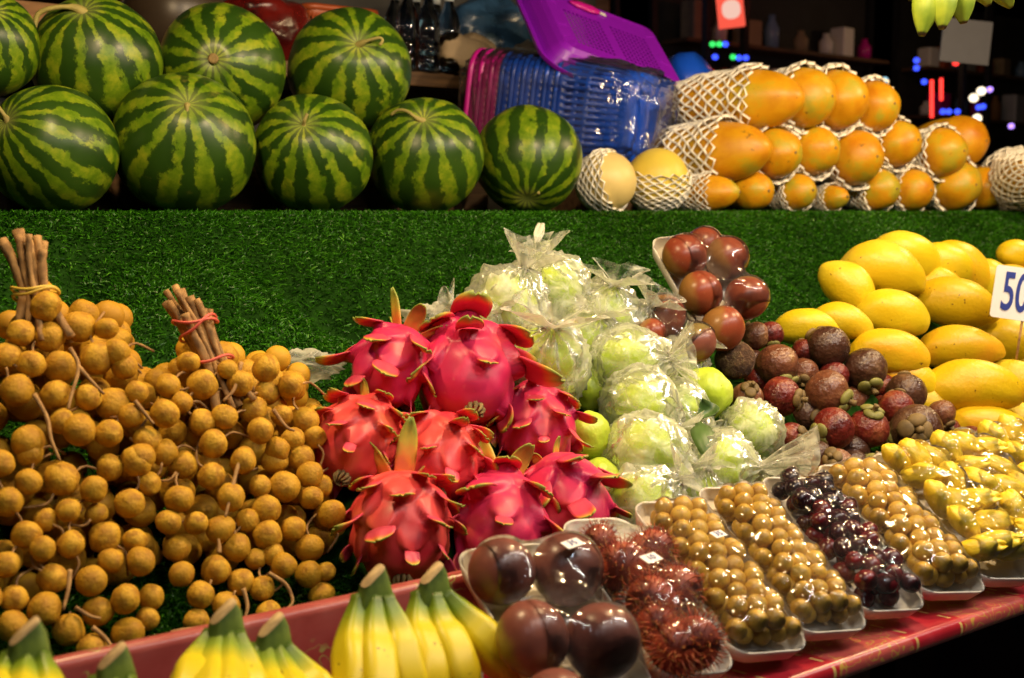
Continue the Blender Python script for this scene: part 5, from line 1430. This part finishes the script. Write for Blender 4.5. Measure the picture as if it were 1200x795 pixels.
# string lights / small lamps across the way
LED = [(835, 52, 'g'), (843, 52, 'g'), (850, 52, 'b'), (838, 67, 'b'), (859, 67, 'g'), (866, 68, 'b'), (874, 68, 'b'), (1025, 93, 'w'), (1037, 94, 'c'), (1083, 96, 'b'), (1105, 131, 'b'), (1112, 131, 'b'), (1122, 131, 'b'), (1150, 107, 'w'), (1141, 115, 'w'), (1160, 105, 'p'), (1152, 125, 'b'), (1145, 139, 'w'), (1147, 126, 'b'), (833, 85, 'r'), (1074, 71, 'b'), (1074, 80, 'b'), (1185, 148, 'p'), (1120, 74, 'r')]
em = {'g': emit('led_green', (.05, .9, .15), 1.5), 'b': emit('led_blue', (.04, .08, 1), 2.5), 'w': emit('led_white', (1, .85, .6), 2.5), 'c': emit('led_cyan', (.4, .8, 1), 1.5), 'p': emit('led_violet', (.45, .25, 1), 2.5), 'r': emit('led_red', (1, .04, .03), 3)}
names = {'g': 'green', 'b': 'blue', 'w': 'warm white', 'c': 'pale cyan', 'p': 'violet', 'r': 'red'}
V, F = ball(12, 8); lb = {k: mesh('led', V, F, m) for k, m in em.items()}
for px, py, c in LED:
    p = at(px, py, 6.0); r = 3.2*dep(p)/FPX*(1.5 if c in 'w' else 1)
    tag(link('lamp', lb[c], None, Matrix.Translation(p) @ Matrix.Diagonal((r*1.3, r, r, 1))), f'tiny {names[c]} lamp glowing in the dark market beyond', 'lamp', f'{names[c]} lamps in the dark market')
for px, y0, y1, lab in ((1092, 94, 138, 'red neon strip beside the blue lamps, the left of two'), (1103, 92, 118, 'shorter red neon strip, the right of two')):
    a, b = at(px, y0, 6.0), at(px, y1, 6.0); V, F = tube([a, b], .014, 8); tag(link('neon_strip', mesh('neon', V, F, em['r'])), lab, 'neon light', 'red neon strips')
# dark stalls across the lane
for x, lab in ((5.0, 'dark market stall across the lane, behind the baskets'), (8.2, 'dark market stall across the lane, behind the papayas'), (11.4, 'dark market stall at the far right of the lane')):
    st = thing('market_stall', lab, 'stall', (x, 6.3, 0), 'dark stalls across the lane')
    mb = MB(); mb.box((0, .5, .45), (2.8, 1.0, .9)); link('counter', mb.mesh('ctr', M['tarp'], False), st)
    for sx in (-1.4, 1.4):
        for sy in (0, 1.0):
            mb = MB(); mb.box((sx, sy, 1.70), (.05, .05, 3.4)); link('post', mb.mesh('p', M['black'], False), st)
    V, F = [(-1.6, -.5, 3.25), (1.6, -.5, 3.25), (1.6, 1.2, 3.6), (-1.6, 1.2, 3.6), (-1.6, -.5, 3.28), (1.6, -.5, 3.28), (1.6, 1.2, 3.63), (-1.6, 1.2, 3.63)], [(0, 3, 2, 1), (4, 5, 6, 7), (0, 1, 5, 4), (2, 3, 7, 6), (1, 2, 6, 5), (0, 4, 7, 3)]
    rg = random.Random(int(x*10))
    mb = MB(); mb.box((0, .85, 2.16), (2.6, .3, .03)); link('shelf', mb.mesh('fs', M['wood'], False), st)
    mb = MB(); mb.box((0, .85, 2.62), (2.6, .3, .03)); link('shelf', mb.mesh('fs', M['wood'], False), st)
    mb = MB(); mb.box((0, 1.03, 2.2), (2.7, .02, 2.2)); link('back_cloth', mb.mesh('bc', M['tarp'], False), st)
    for zz in (2.177, 2.637):
        xx_ = -1.2
        while xx_ < 1.1:
            wv = rg.uniform(.10, .26); hv = rg.uniform(.12, .32); mt = M[rg.choice(('brown_item', 'paleblue', 'orange_pl', 'card', 'pink_pl', 'panel', 'crate', 'metal'))]
            if rg.random() < .6:
                V, F = loft([[(a, b, z) for a, b in rrect(wv, .16, .02, 3)] for z in (0, hv*.96)]+[[(a, b, hv) for a, b in rrect(wv*.94, .14, .018, 3)]])
                o = link('carton', mesh('carton', V, F, mt, False), None, Matrix.Translation((x+xx_+wv/2, 6.3+.82, zz)) @ Matrix.Rotation(rg.uniform(-.2, .2), 4, 'Z')); tag(o, 'dim carton on the shelf of a dark stall across the lane', 'carton', 'cartons at the far stalls')
            else:
                V, F = lathe([(0, 0), (.06, 0), (.065, hv*.6), (.03, hv*.85), (.032, hv), (0, hv)], 14)
                o = link('jar', mesh('jar', V, F, mt), None, Matrix.Translation((x+xx_+wv/2, 6.3+.82, zz))); tag(o, 'dim jar on the shelf of a dark stall across the lane', 'jar', 'jars at the far stalls')
            xx_ += wv+rg.uniform(.03, .25)
    link('awning', mesh('aw', V, F, M['tarp'], False), st)

# ================================================================== LIGHT
for x, y, z, c, e, lab in ((7.4, 6.2, 3.0, (1, .2, .12), 3, 'added dim red fill lamp brightening a far stall'), (5.4, 6.3, 3.0, (.4, .5, 1), 3, 'added dim blue fill lamp brightening a far stall'), (9.2, 6.3, 3.0, (1, .6, .3), 3, 'added dim amber fill lamp brightening a far stall')):
    r0 = thing('stall_fill_lamp', lab, 'lamp', (x, y, z), 'added fill lamps at the far stalls')  # lamps added only to bring the far stalls out of the dark
    V, F = ball(10, 7, lambda v: v*.03); link('bulb', mesh('far_fill_bulb', V, F, emit('far_fill_bulb', c, 2)), r0)
    ld = bpy.data.lights.new('stall_fill_light', 'POINT'); ld.energy = e; ld.color = c; ld.shadow_soft_size = .03
    lo = bpy.data.objects.new('stall_fill_light', ld); COL.objects.link(lo); lo.parent = r0; lo.location = (0, 0, -.08)
def bulb(x, y, z, power, col, lab, rad=.035):
    root = thing('hanging_lamp', lab, 'lamp', (x, y, z), 'lamps hung over the stall')
    V, F = lathe([(0, -.05), (.022, -.045), (.033, -.02), (.030, .01), (.016, .04), (.014, .06), (0, .061)], 18)
    link('bulb', mesh('bulb', V, F, emit('bulb_glow', col, 30)), root)
    V, F = lathe([(.018, .062), (.05, .07), (.13, .02), (.133, .022), (.052, .078), (.02, .09), (0.0, .095)], 24)
    link('lamp_shade', mesh('shade', V, F, M['metal']), root)
    V, F = tube([(0, 0, .09), (0, 0, 1.0)], .004, 6); link('cord', mesh('cord', V, F, M['black']), root)
    ld = bpy.data.lights.new('bulb_light', 'POINT'); ld.energy = power; ld.color = col; ld.shadow_soft_size = rad
    lo = bpy.data.objects.new('bulb_light', ld); COL.objects.link(lo); lo.parent = root; lo.location = (0, 0, -.09)
WARM = (1, .71, .37)
bulb(.35, 1.25, 2.08, 37, WARM, 'warm bulb in a metal shade above the longans')
bulb(1.20, .92, 2.05, 40, WARM, 'warm bulb in a metal shade above the guavas')
bulb(2.0, .90, 2.05, 38, WARM, 'warm bulb in a metal shade above the mangoes')
bulb(2.9, 1.25, 2.05, 36, WARM, 'warm bulb in a metal shade above the right end')
def tube_lamp(x, y, z, power, col, lab, ln=1.1):
    root = thing('tube_lamp', lab, 'lamp', (x, y, z), 'tube lamps hung over the walkway')
    root.rotation_euler = (math.radians(38), 0, 0)
    mb = MB(); mb.box((0, 0, .03), (ln+.1, .07, .03)); bevel(link('housing', mb.mesh('housing', M['metal'], False), root))
    V, F = tube([(-ln/2, 0, 0), (ln/2, 0, 0)], .013, 10); link('tube', mesh('tube', V, F, emit('tube_glow', col, 4)), root)
    for sx in (-ln/2, ln/2):
        V, F = tube([(sx, 0, .045), (sx, .55, .75)], .003, 6); link('cord', mesh('cord', V, F, M['black']), root)
    ld = bpy.data.lights.new('tube_light', 'AREA'); ld.shape = 'RECTANGLE'; ld.size = ln; ld.size_y = .03; ld.energy = power; ld.color = col
    lo = bpy.data.objects.new('tube_light', ld); COL.objects.link(lo); lo.parent = root; lo.location = (0, 0, -.02)
tube_lamp(.85, .30, 2.0, 8, (1, .88, .74), 'white tube lamp over the walkway before the bananas')
tube_lamp(1.9, .30, 2.0, 13, (1, .88, .74), 'white tube lamp over the walkway before the jackfruit')
for q, (x, y, z) in enumerate(((-.45, .05, 2.15), (.10, -.15, 2.25), (.75, -.05, 2.2), (1.45, .0, 2.2), (2.4, .1, 2.2))):
    bulb(x, y, z, 2.4, (.86, .92, 1), ['cool white bulb at the far left over the walkway', 'cool white bulb above the viewer', 'cool white bulb over the walkway before the rambutans', 'cool white bulb over the walkway before the grapes', 'cool white bulb at the far right over the walkway'][q], .018)
# world: deep night sky, a trace of moonlight
w = bpy.data.worlds.new('World'); sc.world = w; w.use_nodes = True
nt = w.node_tree; bg = nt.nodes['Background']; sky = nt.nodes.new('ShaderNodeTexSky'); sky.sky_type = 'NISHITA'; sky.sun_disc = False
sky.sun_elevation = math.radians(-4); sky.sun_rotation = math.radians(200)
nt.links.new(sky.outputs[0], bg.inputs[0]); bg.inputs[1].default_value = .004
sl = bpy.data.lights.new('moon', 'SUN'); sl.energy = .004; sl.angle = math.radians(.5); so_ = bpy.data.objects.new('moon', sl); COL.objects.link(so_); so_.rotation_euler = (math.radians(50), 0, math.radians(-30))

# ================================================================== CAMERA
cd = bpy.data.cameras.new('Camera'); cam = bpy.data.objects.new('Camera', cd); COL.objects.link(cam)
cd.sensor_width = 36; cd.lens = 36*FPX/1200; cd.clip_start = .02; cd.clip_end = 200
Mx = Matrix((RT, UP, -FW)).transposed().to_4x4(); Mx.translation = CAM; cam.matrix_world = Mx
cd.dof.use_dof = True; cd.dof.focus_distance = 1.65; cd.dof.aperture_fstop = 6.3
sc.camera = cam
vs = sc.view_settings; vs.view_transform = 'Standard'; vs.look = 'None'; vs.exposure = -.12; vs.gamma = 1
sc.render.engine = 'CYCLES'
cy = sc.cycles; cy.max_bounces = 8; cy.diffuse_bounces = 3; cy.glossy_bounces = 4; cy.transmission_bounces = 6; cy.transparent_max_bounces = 32
cy.use_denoising = True; cy.caustics_reflective = False; cy.caustics_refractive = False; cy.sample_clamp_indirect = 4
